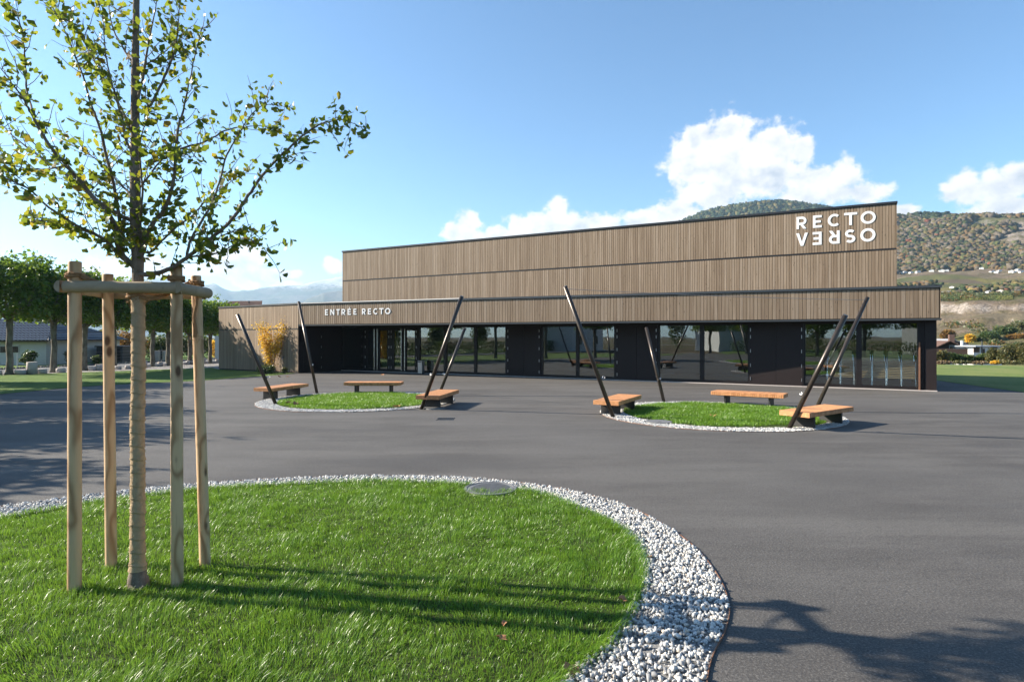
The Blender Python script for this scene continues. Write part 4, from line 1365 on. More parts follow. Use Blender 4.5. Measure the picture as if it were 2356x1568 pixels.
# ------------------------------------------------------------------ tree guard: four stakes and four half-log rails
TB = ground(318, 1354)
GZ = 0.02
guard = empty('tree_guard', (-3.4, 5.6, GZ), 'square guard of four pine stakes and half-log rails around the young ginkgo', 'tree guard')
STK4 = [((-3.735, 5.24), (172, 601), 5.24, 0.052), ((-3.785, 5.80), (248, 630), 5.80, 0.048), ((-2.945, 5.40), (406, 607), 5.40, 0.049), ((-2.91, 5.83), (451, 634), 5.87, 0.0475)]
rs = random.Random(3)
tops = []
for (b, tpx, d, r0) in STK4:
    b = Vector((b[0], b[1], -0.1)); tv = at(tpx[0], d, tpx[1]); tops.append((b, tv, r0))
    n = 26
    pts = [b.lerp(tv, k / n) + Vector((rs.uniform(-1, 1), rs.uniform(-1, 1), 0)) * 0.0008 for k in range(n + 1)]
    rr_ = [r0 * (1.03 - 0.06 * k / n + rs.uniform(-.004, .004)) for k in range(n)] + [r0 * 0.94]
    pts.insert(-1, pts[-2].lerp(pts[-1], 0.9)); rr_.insert(-1, r0 * 0.965)
    o = MB().tube(pts, rr_, 22).build('stake', M['stake'], guard)
    for p in o.data.polygons: p.use_smooth = len(p.vertices) == 4
def on_stake(i, z):
    b, tv, r0 = tops[i]
    return b.lerp(tv, (z - b.z) / (tv.z - b.z))
def half_log(p, q, r0, flat):
    p, q = Vector(p), Vector(q)
    d = (q - p).normalized(); fl = Vector(flat); fl = (fl - d * fl.dot(d)).normalized(); up = fl.cross(d)
    n = 12; N_ = 14
    mb = MB(); vs = []
    for j in range(N_ + 1):
        c = p.lerp(q, j / N_) + up * rs.uniform(-.002, .002)
        k_ = 1 + rs.uniform(-.02, .02)
        for k in range(n + 1):
            a = math.pi * k / n
            vs.append(c - fl * math.sin(a) * r0 * k_ * 0.92 + up * math.cos(a) * r0 * k_)
    fs = []
    m_ = n + 1
    for j in range(N_):
        for k in range(n):
            fs.append((j * m_ + k, j * m_ + k + 1, (j + 1) * m_ + k + 1, (j + 1) * m_ + k))
        fs.append((j * m_ + n, j * m_, (j + 1) * m_, (j + 1) * m_ + n))
    fs.append(tuple(range(m_))); fs.append(tuple(N_ * m_ + k for k in range(m_))[::-1])
    mb.add(vs, fs)
    o = mb.build('rail', M['rail'], guard)
    for f in o.data.polygons: f.use_smooth = len(f.vertices) == 4
    return o
zr = 2.625
f0, f1 = on_stake(0, zr), on_stake(2, zr)
b0, b1 = on_stake(1, zr), on_stake(3, zr)
Y_ = Vector((0, -1, 0))
half_log(f0 + Vector((-0.05, -0.054, 0.0)), f1 + Vector((0.075, -0.051, 0.0)), 0.050, (0, 1, 0))
half_log(b0 + Vector((-0.04, 0.05, -0.015)), b1 + Vector((0.06, 0.049, -0.015)), 0.049, (0, -1, 0))
half_log(f1 + Vector((0.051, -0.105, 0.0)), b1 + Vector((0.05, 0.12, 0.0)), 0.049, (-1, 0, 0))
half_log(f0 + Vector((-0.054, -0.105, 0.0)), b0 + Vector((-0.05, 0.10, -0.01)), 0.049, (1, 0, 0))
# coir ropes: coils on the stakes, sagging ties to the trunk, a hanging end
def coil(c, r0, turns, pitch, tr, n=16):
    return [Vector((c.x + r0 * math.cos(2 * math.pi * k / n), c.y + r0 * math.sin(2 * math.pi * k / n), c.z + pitch * k / n)) + Vector((rs.uniform(-1, 1), rs.uniform(-1, 1), rs.uniform(-1, 1))) * 0.003 for k in range(int(turns * n) + 1)]
def rope(pts, r0=0.011):
    o = MB().tube(pts, [r0 * rs.uniform(0.8, 1.25) for _ in pts], 7).build('rope', M['rope'], guard)
    return o
TR = lambda z: Vector((TB.x - 0.01 - 0.004 * z, TB.y, z))
for i, z in ((0, 2.70), (2, 2.69), (3, 2.69)):
    rope(coil(on_stake(i, z), tops[i][2] + 0.012, 2.6, 0.018, 0.01))
def sagline(p, q, sag, n=14):
    return [p.lerp(q, k / n) - Vector((0, 0, sag * 4 * (k / n) * (1 - k / n))) + Vector((rs.uniform(-1, 1), rs.uniform(-1, 1), rs.uniform(-1, 1))) * 0.004 for k in range(n + 1)]
for dz in (0, 0.022):
    rope(sagline(on_stake(0, 2.71 + dz) + Vector((0.07, -0.02, 0)), TR(2.60 + dz) + Vector((-0.05, -0.06, 0)), 0.02), 0.012)
    rope(sagline(on_stake(2, 2.60 - dz) + Vector((-0.06, 0, 0)), TR(2.56 - dz) + Vector((0.06, -0.05, 0)), 0.03), 0.011)
    rope(sagline(on_stake(3, 2.70 + dz) + Vector((-0.05, -0.03, 0)), TR(2.58) + Vector((0.06, 0.03, 0)), 0.03), 0.010)
rope(coil(TR(2.535), 0.064, 2.2, 0.022, 0.01), 0.012)
h0 = on_stake(3, 2.6) + Vector((0.03, -0.075, 0))
rope([h0 + Vector((0.01 * math.sin(k), -0.003 * k, -0.045 * k)) for k in range(10)], 0.016)
# frayed fibres
mb = MB()
for c in [on_stake(0, 2.72), TR(2.54), on_stake(3, 2.71), h0 + Vector((0, -0.03, -0.42)), TR(2.5)]:
    for _ in range(26):
        a = rs.uniform(0, 6.28); p = c + Vector((math.cos(a), math.sin(a), 0)) * 0.07 + Vector((0, 0, rs.uniform(-.03, .02)))
        mb.tube([p, p + Vector((rs.uniform(-1, 1), rs.uniform(-1, 1), rs.uniform(-1, .6))) * 0.05], [0.002, 0.0008], 3, caps=False)
tag(mb.build('rope_fibres', M['rope'], guard), kind='stuff')

# ------------------------------------------------------------------ the ginkgo
gk = empty('ginkgo_tree', (TB.x, TB.y, 0.0), 'young ginkgo tree with a jute wrapped trunk inside the pine stake guard', 'tree')
def tpt(px, py, dd=0.0):
    """a point of the tree `dd` metres behind the trunk's plane"""
    return at(px, TB.y + dd, py)
trunk_pts = [Vector((TB.x, TB.y, -0.05)), Vector((TB.x, TB.y, 0.05)), tpt(316, 1290), tpt(317, 1150), tpt(316, 1000), tpt(318, 850), tpt(318, 700), tpt(317, 600), tpt(312, 500), tpt(311, 400), tpt(311, 300), tpt(311, 200), tpt(312, 100), tpt(314, 0), tpt(316, -140), tpt(318, -300), tpt(319, -420), tpt(320, -520)]
trunk_r = [0.118, 0.088, 0.053, 0.049, 0.047, 0.046, 0.046, 0.048, 0.044, 0.041, 0.036, 0.032, 0.029, 0.026, 0.021, 0.015, 0.010, 0.004]
tp2, tr2 = [], []
for i in range(len(trunk_pts) - 1):
    for k in range(6):
        tp2.append(trunk_pts[i].lerp(trunk_pts[i + 1], k / 6) + Vector((rs.uniform(-1, 1), rs.uniform(-1, 1), 0)) * 0.003)
        tr2.append((trunk_r[i] + (trunk_r[i + 1] - trunk_r[i]) * k / 6) * rs.uniform(.97, 1.03))
MB().tube(tp2, tr2, 16).build('trunk', M['ginkgo_bark'], gk, smooth=True)
# jute wrap: overlapping spiral turns
zs_ = np.linspace(0.17, 2.585, 330)
vs, fs = [], []
n = 28
def trunk_at(z):
    for i in range(len(tp2) - 1):
        if tp2[i].z <= z <= tp2[i + 1].z:
            k = (z - tp2[i].z) / max(1e-6, tp2[i + 1].z - tp2[i].z)
            return tp2[i].lerp(tp2[i + 1], k), tr2[i] + (tr2[i + 1] - tr2[i]) * k
    return tp2[-1], tr2[-1]
for z in zs_:
    c, r0 = trunk_at(z)
    for k in range(n):
        a = 2 * math.pi * k / n
        ph = ((z + 0.035 * math.cos(a - 0.6)) / 0.115 - a / (2 * math.pi)) % 1.0
        rr_ = r0 + 0.006 + 0.005 * (1 - ph) + 0.004 * mnoise.noise(Vector((c.x + 8 * math.cos(a), 8 * math.sin(a), z * 22))) + (0.004 if ph < 0.07 else 0)
        vs.append((c.x + rr_ * math.cos(a), c.y + rr_ * math.sin(a), z))
for j in range(len(zs_) - 1):
    for k in range(n):
        fs.append((j * n + k, j * n + (k + 1) % n, (j + 1) * n + (k + 1) % n, (j + 1) * n + k))
MB().add(vs, fs).build('jute_wrap', M['jute'], gk, smooth=True)
# loose twine and frays on the wrap
mb = MB()
tw = []
for k in range(22 * 20):
    a = 2 * math.pi * k / 20; z = 0.2 + 2.36 * k / (22 * 20)
    c, r0 = trunk_at(z)
    z2 = z + 0.03 * math.cos(a - 0.6)
    tw.append((c.x + (r0 + 0.0135) * math.cos(a), c.y + (r0 + 0.0135) * math.sin(a), z2))
mb.tube(tw, 0.0015, 5)
for _ in range(420):
    z = rs.uniform(0.2, 2.58); a = rs.uniform(0, 6.28); c, r0 = trunk_at(z)
    p = Vector((c.x + (r0 + 0.011) * math.cos(a), c.y + (r0 + 0.011) * math.sin(a), z))
    o_ = Vector((math.cos(a), math.sin(a), rs.uniform(-1.4, .9)))
    mb.tube([p, p + o_ * rs.uniform(.004, .011)], [0.0018, 0.0006], 3, caps=False)
mb.build('twine', M['jute'], gk)

zc = .40445
LIMBS = [  # points in the photograph's crop, depth of the far end, radius at the fork
    ([(770, 1520), (690, 1440), (660, 1340), (640, 1250), (480, 1060), (380, 940), (270, 810), (180, 650), (130, 560), (30, 420), (-40, 330)], -0.55, 0.027),
    ([(760, 1260), (600, 1175), (480, 1080), (400, 1010), (270, 920), (120, 810), (0, 700), (-90, 610)], 0.5, 0.019),
    ([(760, 1500), (700, 1470), (610, 1370), (540, 1330), (420, 1270), (280, 1180), (160, 1070), (20, 1010), (-60, 985)], -0.35, 0.020),
    ([(775, 1490), (815, 1420), (850, 1300), (920, 1210), (960, 1130), (990, 1000), (1010, 750), (1050, 590), (1110, 310), (1150, 150)], -0.35, 0.024),
    ([(795, 1560), (870, 1555), (970, 1525), (1060, 1465), (1180, 1370), (1300, 1270), (1380, 1160), (1440, 1070), (1530, 950), (1600, 880), (1700, 790), (1800, 715), (1850, 695), (1950, 680), (2020, 705), (2090, 730)], -0.25, 0.021),
    ([(1060, 1465), (1150, 1450), (1250, 1435), (1310, 1400), (1400, 1360), (1470, 1385), (1540, 1430)], -0.5, 0.009),
    ([(1060, 1460), (1080, 1380), (1150, 1250), (1180, 1200), (1240, 1060), (1290, 880), (1360, 760), (1430, 650), (1500, 600), (1590, 598), (1670, 618)], 0.35, 0.013),
    ([(830, 935), (920, 900), (1010, 850), (1100, 825), (1200, 790), (1280, 740), (1380, 722), (1480, 715), (1560, 735), (1640, 775)], 0.5, 0.012),
    ([(780, 640), (860, 590), (920, 470), (980, 330), (1010, 200), (1020, 60), (1030, -60)], 0.3, 0.014),
    ([(785, 560), (810, 450), (845, 240), (880, 60), (910, -120)], -0.4, 0.013),
    ([(690, 1440), (680, 1260), (645, 1050), (600, 860), (560, 700), (520, 600), (470, 420), (420, 300), (350, 120), (310, -40)], -0.3, 0.016),
    ([(770, 790), (700, 640), (620, 500), (540, 350), (480, 240), (400, 130), (300, 60), (210, -30)], 0.35, 0.014),
    ([(190, 640), (155, 520), (140, 330), (130, 200), (100, 60), (80, -60)], -0.6, 0.009),
    ([(780, 1420), (860, 1430), (920, 1370), (1000, 1290), (1090, 1230), (1180, 1130), (1290, 1050), (1400, 960), (1480, 880)], 0.7, 0.012),
    ([(770, 1100), (840, 1010), (930, 900), (1040, 880), (1130, 900)], -0.7, 0.010),
    ([(765, 1130), (700, 1060), (620, 980), (540, 900), (420, 830), (330, 760)], 0.8, 0.011),
    ([(765, 1300), (800, 1200), (810, 1050), (790, 850), (830, 700), (870, 560)], -0.8, 0.012),
    ([(770, 900), (720, 800), (690, 650), (640, 480), (600, 300), (590, 140), (560, 0)], -0.5, 0.012),
    ([(775, 460), (820, 380), (930, 300), (1000, 230), (1070, 190)], 0.3, 0.008),
    ([(770, 380), (700, 270), (640, 150), (620, 20), (610, -80)], 0.2, 0.010),
    ([(380, 940), (260, 960), (140, 955), (40, 930), (-40, 900)], -0.8, 0.008),
    ([(540, 1330), (400, 1290), (300, 1250), (230, 1240), (160, 1270)], -0.7, 0.007),
    ([(1160, 1400), (1280, 1330), (1360, 1300), (1440, 1270)], 0.2, 0.007),
    ([(640, 1250), (700, 1290), (740, 1330), (730, 1400)], -0.3, 0.005)]
anchors = []         # (point, direction, weight): where leaves can sprout
for li, (pts, dep, r0) in enumerate(LIMBS):
    P3 = []
    n = len(pts)
    for k, (x, y) in enumerate(pts):
        fr_ = k / (n - 1)
        P3.append(tpt(x * zc, y * zc, dep * fr_ ** 1.2 + (-0.02 if k == 0 else 0)))
    if li == 12: P3[0] = tpt(pts[0][0] * zc, pts[0][1] * zc, -0.38)
    cv = catmull([tuple(p) for p in P3], False, 5)
    cv = [p + Vector((rs.uniform(-1, 1), rs.uniform(-1, 1), rs.uniform(-1, 1))) * 0.004 for p in cv]
    rr_ = [max(0.0022, r0 * (1 - k / (len(cv) - 1)) ** 0.8) for k in range(len(cv))]
    MB().tube(cv, rr_, 8).build('branch', M['ginkgo_bark'], gk, smooth=True)
    for k in range(3, len(cv) - 1):
        anchors.append((cv[k], (cv[k + 1] - cv[k]).normalized(), rr_[k], k / len(cv), 0.42 if li in (4, 6, 7, 13, 22) else 0.8))
# twigs with spur shoots
mb = MB()
spurs = []
tr_ = random.Random(21)
for (p, d, r0, f, pr_) in anchors:
    for _ in range(1 if tr_.random() < pr_ else 0):
        o_ = Vector((tr_.uniform(-1, 1), tr_.uniform(-1, 1), tr_.uniform(-.7, 1)))
        o_ = (o_ - d * o_.dot(d)).normalized()
        dirn = (o_ + d * tr_.uniform(.2, 1.0) + Vector((0, 0, .25))).normalized()
        ln = tr_.uniform(.06, .42) * (1.15 - 0.5 * f)
        pts = [p]
        for s in range(4):
            dirn = (dirn + Vector((tr_.uniform(-.3, .3), tr_.uniform(-.3, .3), tr_.uniform(-.1, .25)))).normalized()
            pts.append(pts[-1] + dirn * ln / 4)
        mb.tube(pts, [0.0036, 0.0032, 0.0028, 0.0024, 0.0016], 4, caps=False)
        for s in (1, 2, 3, 4):
            spurs.append((pts[s], dirn))
    spurs.append((p, d))
tag(mb.build('twigs', M['ginkgo_bark'], gk, smooth=True), kind='stuff')
# the upper crown above the picture only matters for its shadow
for _ in range(260):
    z = tr_.uniform(5.2, 7.0); a = tr_.uniform(0, 6.28); rr0 = tr_.uniform(0.1, 0.8) * (7.6 - z) / 2.2
    spurs.append((Vector((TB.x + rr0 * math.cos(a), TB.y + rr0 * math.sin(a), z)), Vector((0, 0, 1))))
# fan leaves
def fan(seed):
    r2 = random.Random(seed)
    n = 7
    fold = r2.uniform(.1, .35); cup = r2.uniform(-.2, .25)
    vs = [(0, 0, 0)]
    for k in range(n):
        a = R(-58 + 116 * k / (n - 1))
        rr0 = 1.0 - (0.16 if k == n // 2 else 0) + r2.uniform(-.06, .06) - 0.12 * abs(k / (n - 1) - .5)
        vs.append((math.sin(a) * rr0, math.cos(a) * rr0, fold * abs(math.sin(a)) + cup * rr0 ** 2 * .5 + r2.uniform(-.05, .05)))
    fs = [(0, k + 1, k) for k in range(1, n)]
    return np.array(vs), np.array(fs)
FANS = [fan(s) for s in range(6)]
leaf_pts = []
for (p, d) in spurs:
    nl = tr_.choice((0, 1, 1, 1, 2, 3))
    for _ in range(nl):
        st = Vector((tr_.uniform(-1, 1), tr_.uniform(-1, 1), tr_.uniform(-.9, .5))).normalized() * tr_.uniform(.015, .05)
        leaf_pts.append((p, p + st, tr_.uniform(.025, .056)))
tr_.shuffle(leaf_pts)
# stalks
mb = MB()
for p, q, s in leaf_pts:
    mb.add([p, p + Vector((0.0018, 0, 0)), q + Vector((0.0012, 0, 0)), q], [(0, 1, 2, 3)])
tag(mb.build('leaf_stalks', M['ginkgo_leaf'], gk), kind='stuff')
def leaf_frame(p, q):
    d = (q - p).normalized()
    d = (d + Vector((tr_.uniform(-.5, .5), tr_.uniform(-.5, .5), tr_.uniform(-.9, .15)))).normalized()
    up = Vector((tr_.uniform(-1, 1), tr_.uniform(-1, 1), tr_.uniform(-.2, 1.0)))
    up = (up - d * up.dot(d)).normalized()
    return Matrix((d.cross(up), d, up)).transposed()
inpic = []
for i, (p, q, s) in enumerate(leaf_pts):
    px, py = 1178 + F * q.x / q.y, HZ - F * (q.z - EYE) / q.y
    inpic.append(s / q.y if (4 < px < 2300 and 4 < py < 1560) else 0)
top300 = set(sorted(range(len(leaf_pts)), key=lambda i: -inpic[i])[:290])
fan_me = [np_mesh('leaf', v, tris=f, m=M['ginkgo_leaf']) for v, f in FANS]
VV, FF, o_ = [], [], 0
for i, (p, q, s) in enumerate(leaf_pts):
    m3 = leaf_frame(p, q); k = tr_.randrange(6)
    if i in top300:
        o = obj('leaf', fan_me[k], gk)
        o.matrix_local = Matrix.Translation(q - Vector(gk.location)) @ m3.to_4x4() @ Matrix.Scale(s, 4)
    else:
        v, f = FANS[k]
        VV.append((v * s) @ np.array(m3).T + np.array(q)); FF.append(f + o_); o_ += len(v)
tag(obj('foliage', np_mesh('foliage', np.concatenate(VV), tris=np.concatenate(FF), m=M['ginkgo_leaf']), gk, True), kind='stuff')
print('ginkgo leaves', len(leaf_pts))

# bare soil mound at the foot and fallen leaves
mb = MB()
P = np.array([[TB.x + 0.02, TB.y - 0.03]]) + RNG.normal(0, .055, (160, 2))
stones_o = stones('soil_clods', P, 0.015 + 0.012 * RNG.random(160), 0.01 + 0.014 * RNG.random(160), M['soil'], None)
stones_o['kind'] = 'stuff'
def dead_leaf(seed):
    r2 = random.Random(seed)
    n = 9
    vs = [(0, 0, 0.02)]
    for k in range(n):
        a = 2 * math.pi * k / n
        rr0 = (0.8 if k % 2 else 1.15) * r2.uniform(.8, 1.2)
        vs.append((math.cos(a) * rr0 * 0.7, math.sin(a) * rr0, 0.25 + r2.uniform(-.2, .35)))
    return MB().add(vs, [(0, k + 1, (k + 1) % n + 1) for k in range(n)]).mesh('leaf', M['dead_leaf'])
DL = [dead_leaf(s) for s in range(4)]
for px, py, s, z, lab in ((1453, 1242, .05, .03, 'dry brown leaf on the white gravel at the right tip of the grass'), (1432, 1379, .05, .07, 'curled brown leaf on the grass near its right rim'),
                          (1160, 1433, .03, .06, 'small brown leaf standing in the grass, the upper of two'), (1153, 1467, .04, .06, 'long brown leaf in the grass, the lower of two'),
                          (1315, 1545, .07, .03, 'brown leaf on the white gravel near the bottom edge'), (1497, 1280, .035, .03, 'tiny reddish leaf in the middle of the white gravel band'),
                          (911, 935, .13, .05, 'large pale dry leaf at the front of the entrance lawn'), (680, 930, .11, .05, 'pale dry leaf by the gravel at the front left of the entrance lawn'),
                          (663, 926, .1, .05, 'pale dry leaf near the left bench of the entrance lawn'), (642, 866, .12, .01, 'dry leaf on the asphalt below the dark return wall'),
                          (662, 866, .1, .01, 'dry leaf on the asphalt left of the entrance doors'), (880, 862, .12, .01, 'dry leaf on the asphalt right before the entrance doors'),
                          (1640, 957, .12, .04, 'brown leaf lying on the left rim of the right-hand round lawn')):
    g_ = ground(px, py, z)
    o = obj('fallen_leaf', DL[rs.randrange(4)])
    o.location = g_; o.scale = (s, s, s); o.rotation_euler = (rs.uniform(-.4, .4), rs.uniform(-.4, .4), rs.uniform(0, 6))
    tag(o, lab, 'leaf', 'fallen leaves')
# ------------------------------------------------------------------ leaf clouds for shrubs and trees
def leaf_cloud(P, S, m, name, parent=None, up=0.35, world=True, asp=0.75):
    """one folded leaf (two triangles) at every point"""
    n = len(P)
    d = RNG.normal(size=(n, 3)); d[:, 2] = d[:, 2] * 0.6 - 0.25
    d /= np.linalg.norm(d, axis=1)[:, None]
    u = RNG.normal(size=(n, 3)); u[:, 2] = np.abs(u[:, 2]) + up
    u -= d * (u * d).sum(1)[:, None]; u /= np.linalg.norm(u, axis=1)[:, None]
    s = np.cross(d, u)
    S = np.broadcast_to(S, (n,))[:, None]
    V = np.stack([P, P + S * (0.5 * d + asp * 0.5 * s + 0.12 * u), P + S * d, P + S * (0.5 * d - asp * 0.5 * s + 0.12 * u)], 1)
    b = np.arange(n)[:, None] * 4
    T = np.concatenate([b + [[0, 1, 2]], b + [[0, 2, 3]]])
    return obj(name, np_mesh(name, V.reshape(-1, 3), tris=T, m=m), parent, world)

def ellip(n, c, r, shell=0.55):
    d = RNG.normal(size=(n, 3)); d /= np.linalg.norm(d, axis=1)[:, None]
    k = shell + (1 - shell) * RNG.random(n) ** 0.6
    return np.asarray(c) + d * k[:, None] * np.asarray(r)

# ------------------------------------------------------------------ pollarded plane trees
def plane_proto(seed):
    rs_ = random.Random(seed)
    r_ = empty('plane_tree', (0, 0, 0))
    H0 = 2.55
    mb = MB()
    pts = [Vector((rs_.uniform(-.03, .03), rs_.uniform(-.03, .03), z)) for z in (-.1, .15, .7, 1.3, 1.9, 2.5, 3.0)]
    mb.tube(pts, [0.24, 0.17, 0.145, 0.14, 0.135, 0.15, 0.13], 12)
    mb.build('trunk', M['plane_bark'], r_, smooth=True, world=False)
    mb = MB()
    tips = []
    for k in range(9):
        a = 2 * math.pi * k / 9 + rs_.uniform(-.3, .3)
        p = Vector((0, 0, rs_.uniform(2.4, 2.9)))
        ln = rs_.uniform(1.0, 1.5)
        q = p + Vector((math.cos(a) * ln, math.sin(a) * ln, rs_.uniform(.5, 1.1)))
        mb.tube([p, p.lerp(q, .5) + Vector((0, 0, .12)), q], [0.075, 0.06, 0.05], 6)
        for _ in range(6):
            b = p.lerp(q, rs_.uniform(.45, 1)); t_ = b + Vector((rs_.uniform(-.8, .8), rs_.uniform(-.8, .8), rs_.uniform(1.0, 2.6)))
            mb.tube([b, b.lerp(t_, .5), t_], [0.022, 0.016, 0.006], 4, caps=False)
            tips.append((b, t_))
    mb.build('limb', M['plane_bark'], r_, smooth=True, world=False)
    # crown: a rounded box of leaves, shoots standing out of its top
    n = 4600
    P = RNG.uniform(-1, 1, (n * 2, 3))
    e = (np.abs(P[:, 0]) ** 4 + np.abs(P[:, 1]) ** 4) ** .25
    P = P[(e < 1)]
    e = np.maximum((np.abs(P[:, 0]) ** 4 + np.abs(P[:, 1]) ** 4) ** .25, np.abs(P[:, 2]))
    P = P[RNG.random(len(P)) < 0.25 + 0.75 * e ** 3][:n]
    lump = np_noise(P[:, 0] * 2.2 + 9 + seed, P[:, 1] * 2.2 + P[:, 2] * 1.7 + 9, seed, 3)
    P = P * np.array([1.75, 1.75, 1.35]) * (0.72 + 0.5 * lump)[:, None] + np.array([0, 0, 4.05])
    sh = []
    for b, t_ in tips:
        for _ in range(34):
            k = rs_.uniform(.2, 1.0)
            sh.append(b.lerp(t_, k) + Vector((rs_.gauss(0, .12), rs_.gauss(0, .12), rs_.gauss(0, .08))))
    P = np.concatenate([P, np.array([tuple(p) for p in sh])])
    o = leaf_cloud(P, 0.13 + 0.12 * RNG.random(len(P)), M['plane_leaf'], 'crown', r_, world=False)
    return r_
PLP = [plane_proto(s) for s in (3, 4, 5)]
pl_used = [False] * 3
def plane_tree(x, y, sc, szz, lab, group, k):
    t_ = PLP[k] if not pl_used[k] else copy_tree(PLP[k])
    pl_used[k] = True
    t_.location = (x, y, 0); t_.scale = (sc * 1.15, sc * 1.15, szz * 1.14); t_.rotation_euler = (0, 0, rs.uniform(0, 6.28))
    tag(t_, lab, 'tree', group)
G_ = 'pollarded plane trees along the left road'
ROWT = [(21.7, 861.4, 1.0, 1.10, 'pollarded plane tree at the left edge, in front of the white house'),
        (124, 856, 0.98, 1.02, 'pollarded plane tree just left of the front left stake'),
        (195, 852, 0.95, 1.0, 'pollarded plane tree between the left two stakes'),
        (262, 848.5, 0.95, 0.96, 'pollarded plane tree half hidden by the back left stake'),
        (312, 845.5, 0.95, 0.92, 'pollarded plane tree hidden behind the jute wrapped trunk'),
        (351, 842.7, 0.92, 0.88, 'pollarded plane tree just right of the jute wrapped trunk'),
        (387, 840.7, 0.92, 0.86, 'pollarded plane tree just left of the front right stake'),
        (437, 838, 0.9, 0.82, 'pollarded plane tree between the right two stakes'),
        (484, 835.3, 0.88, 0.80, 'pollarded plane tree next to the wing of the hall'),
        (512, 832.5, 0.85, 0.78, 'pollarded plane tree farthest along the row, partly behind the wing')]
for i, (px, py, sc, szz, lab) in enumerate(ROWT):
    g_ = ground(px, py)
    plane_tree(g_.x, g_.y, sc, szz, lab, G_, i % 3)
for i in range(5):
    yy_ = 11.0 + 4.6 * i
    p = Vector((-20.5 - 0.5 * (yy_ - 12), yy_, 0))
    plane_tree(p.x, p.y, 0.95, 1.1 if i % 3 else 1.0, 'plane tree of the left row beyond the picture, seen as shadows on the asphalt', 'plane trees left of the picture', i % 3)
for i in range(9):
    plane_tree(-27 + 5.2 * i + rs.uniform(-.5, .5), -15 + rs.uniform(-1, 1) - 0.25 * i, 1.05, 1.0, 'dark plane tree mirrored in the window panes of the foyer', 'plane trees mirrored in the glass', i % 3)

# ------------------------------------------------------------------ concrete seat blocks along the road
def block(px, py, w_, h_, lab):
    g_ = ground(px, py)
    s = g_.y / F
    r0, hh = w_ * s / 2, h_ * s
    o = MB().tube([(0, 0, 0), (0, 0, hh - 0.02), (0, 0, hh)], [r0, r0, r0 - 0.02], 20).build('concrete_block', M['concrete'])
    o.location = (g_.x, g_.y, 0.005)
    for p in o.data.polygons: p.use_smooth = len(p.vertices) == 4
    tag(o, lab, 'bollard', 'round concrete blocks along the left road')
for px, py, w_, h_, lab in ((-2, 862, 12, 11, 'low concrete block cut by the left edge of the picture'), (47, 861, 22, 11, 'low round concrete block just right of the leftmost tree trunk'), (73.8, 860, 21, 28, 'tallest round concrete block, in front of the evergreen shrub'),
                            (96.5, 858.5, 20, 11, 'low concrete block right of the tallest block'), (140, 856.5, 19, 10, 'low concrete block just left of the front left stake'),
                            (212.5, 852, 16, 9.5, 'low concrete block between the left stakes'), (229, 851.5, 17, 14, 'taller concrete block touching the back left stake'),
                            (271.5, 849.5, 14, 8.5, 'low concrete block just right of the back left stake'), (295, 848, 13, 8, 'low concrete block left of the jute wrapped trunk'),
                            (334, 846, 9, 18, 'tall concrete block at the right edge of the jute wrapped trunk'), (341, 844, 10, 6.5, 'low concrete block right behind the jute wrapped trunk'),
                            (361, 842.5, 11, 6.5, 'low concrete block right of the young trunk behind the ginkgo'), (369, 842, 11, 10, 'taller concrete block between two plane trunks right of the ginkgo'),
                            (379, 841, 10, 6, 'small low concrete block left of the front right stake'), (424.5, 838.6, 9, 6, 'small concrete block just right of the front right stake'),
                            (432.6, 838.4, 9, 9, 'taller concrete block between the two right stakes'), (441, 838, 9, 9.5, 'concrete block left of the back right stake'),
                            (469, 836.5, 8, 14, 'tall concrete block at the right edge of the back right stake'), (475, 836, 8, 6, 'low concrete block left of the last trunk by the wing'),
                            (492.6, 835.2, 9, 5.5, 'low concrete block right of the last trunk by the wing'), (500, 834.8, 8, 9, 'concrete block touching the corner of the wing')):
    block(px, py, w_, h_, lab)

# ------------------------------------------------------------------ shrubs
def shrub(name, px, pb, pt_, wpx, mat_, lab, cat='shrub', n=900, leaf=0.09, d=None, group=None, zb=0.0, lumps=5, stems=True, low=False):
    if d is None: d = ground(px, pb).y
    s = d / F
    x = (px - 1178) * s
    z1 = EYE - (pt_ - HZ) * s
    z0 = zb if zb is not None else EYE - (pb - HZ) * s
    hh = z1 - z0; ww = wpx * s / 2
    r_ = empty(name, (x, d, z0), lab, cat, group)
    if stems:
        mb = MB()
        for k in range(7):
            a = rs.uniform(0, 6.28)
            mb.tube([(rs.uniform(-.1, .1) * ww, rs.uniform(-.1, .1) * ww, -0.05), (math.cos(a) * ww * .35, math.sin(a) * ww * .3, hh * .5), (math.cos(a) * ww * .6, math.sin(a) * ww * .45, hh * .8)], [0.03, 0.02, 0.008], 5)
        mb.build('stem', M['ginkgo_bark'], r_, world=False)
    Ps = [ellip(n // 2, (0, 0, hh * .5), (ww * .8, ww * .62, hh * .48), .35)]
    for k in range(lumps):
        c = (rs.uniform(-.6, .6) * ww, rs.uniform(-.4, .4) * ww, hh * rs.uniform(.3, .82))
        rr0 = rs.uniform(.25, .45)
        Ps.append(ellip(n // (2 * lumps), c, (ww * rr0, ww * rr0 * .8, min(hh * .3, ww * rr0)), .5))
    if low:
        q = RNG.uniform(-1, 1, (n // 3, 3)); q = q[np.hypot(q[:, 0], q[:, 1]) < 1]
        Ps.append(np.stack([q[:, 0] * ww * .92, q[:, 1] * ww * .5, (q[:, 2] * .5 + .5) * hh * .45], -1))
    P = np.concatenate(Ps)
    P = P[P[:, 2] > 0.02]
    leaf_cloud(P, leaf * (0.6 + 0.8 * RNG.random(len(P))), mat_, 'foliage', r_, world=False)
    return r_

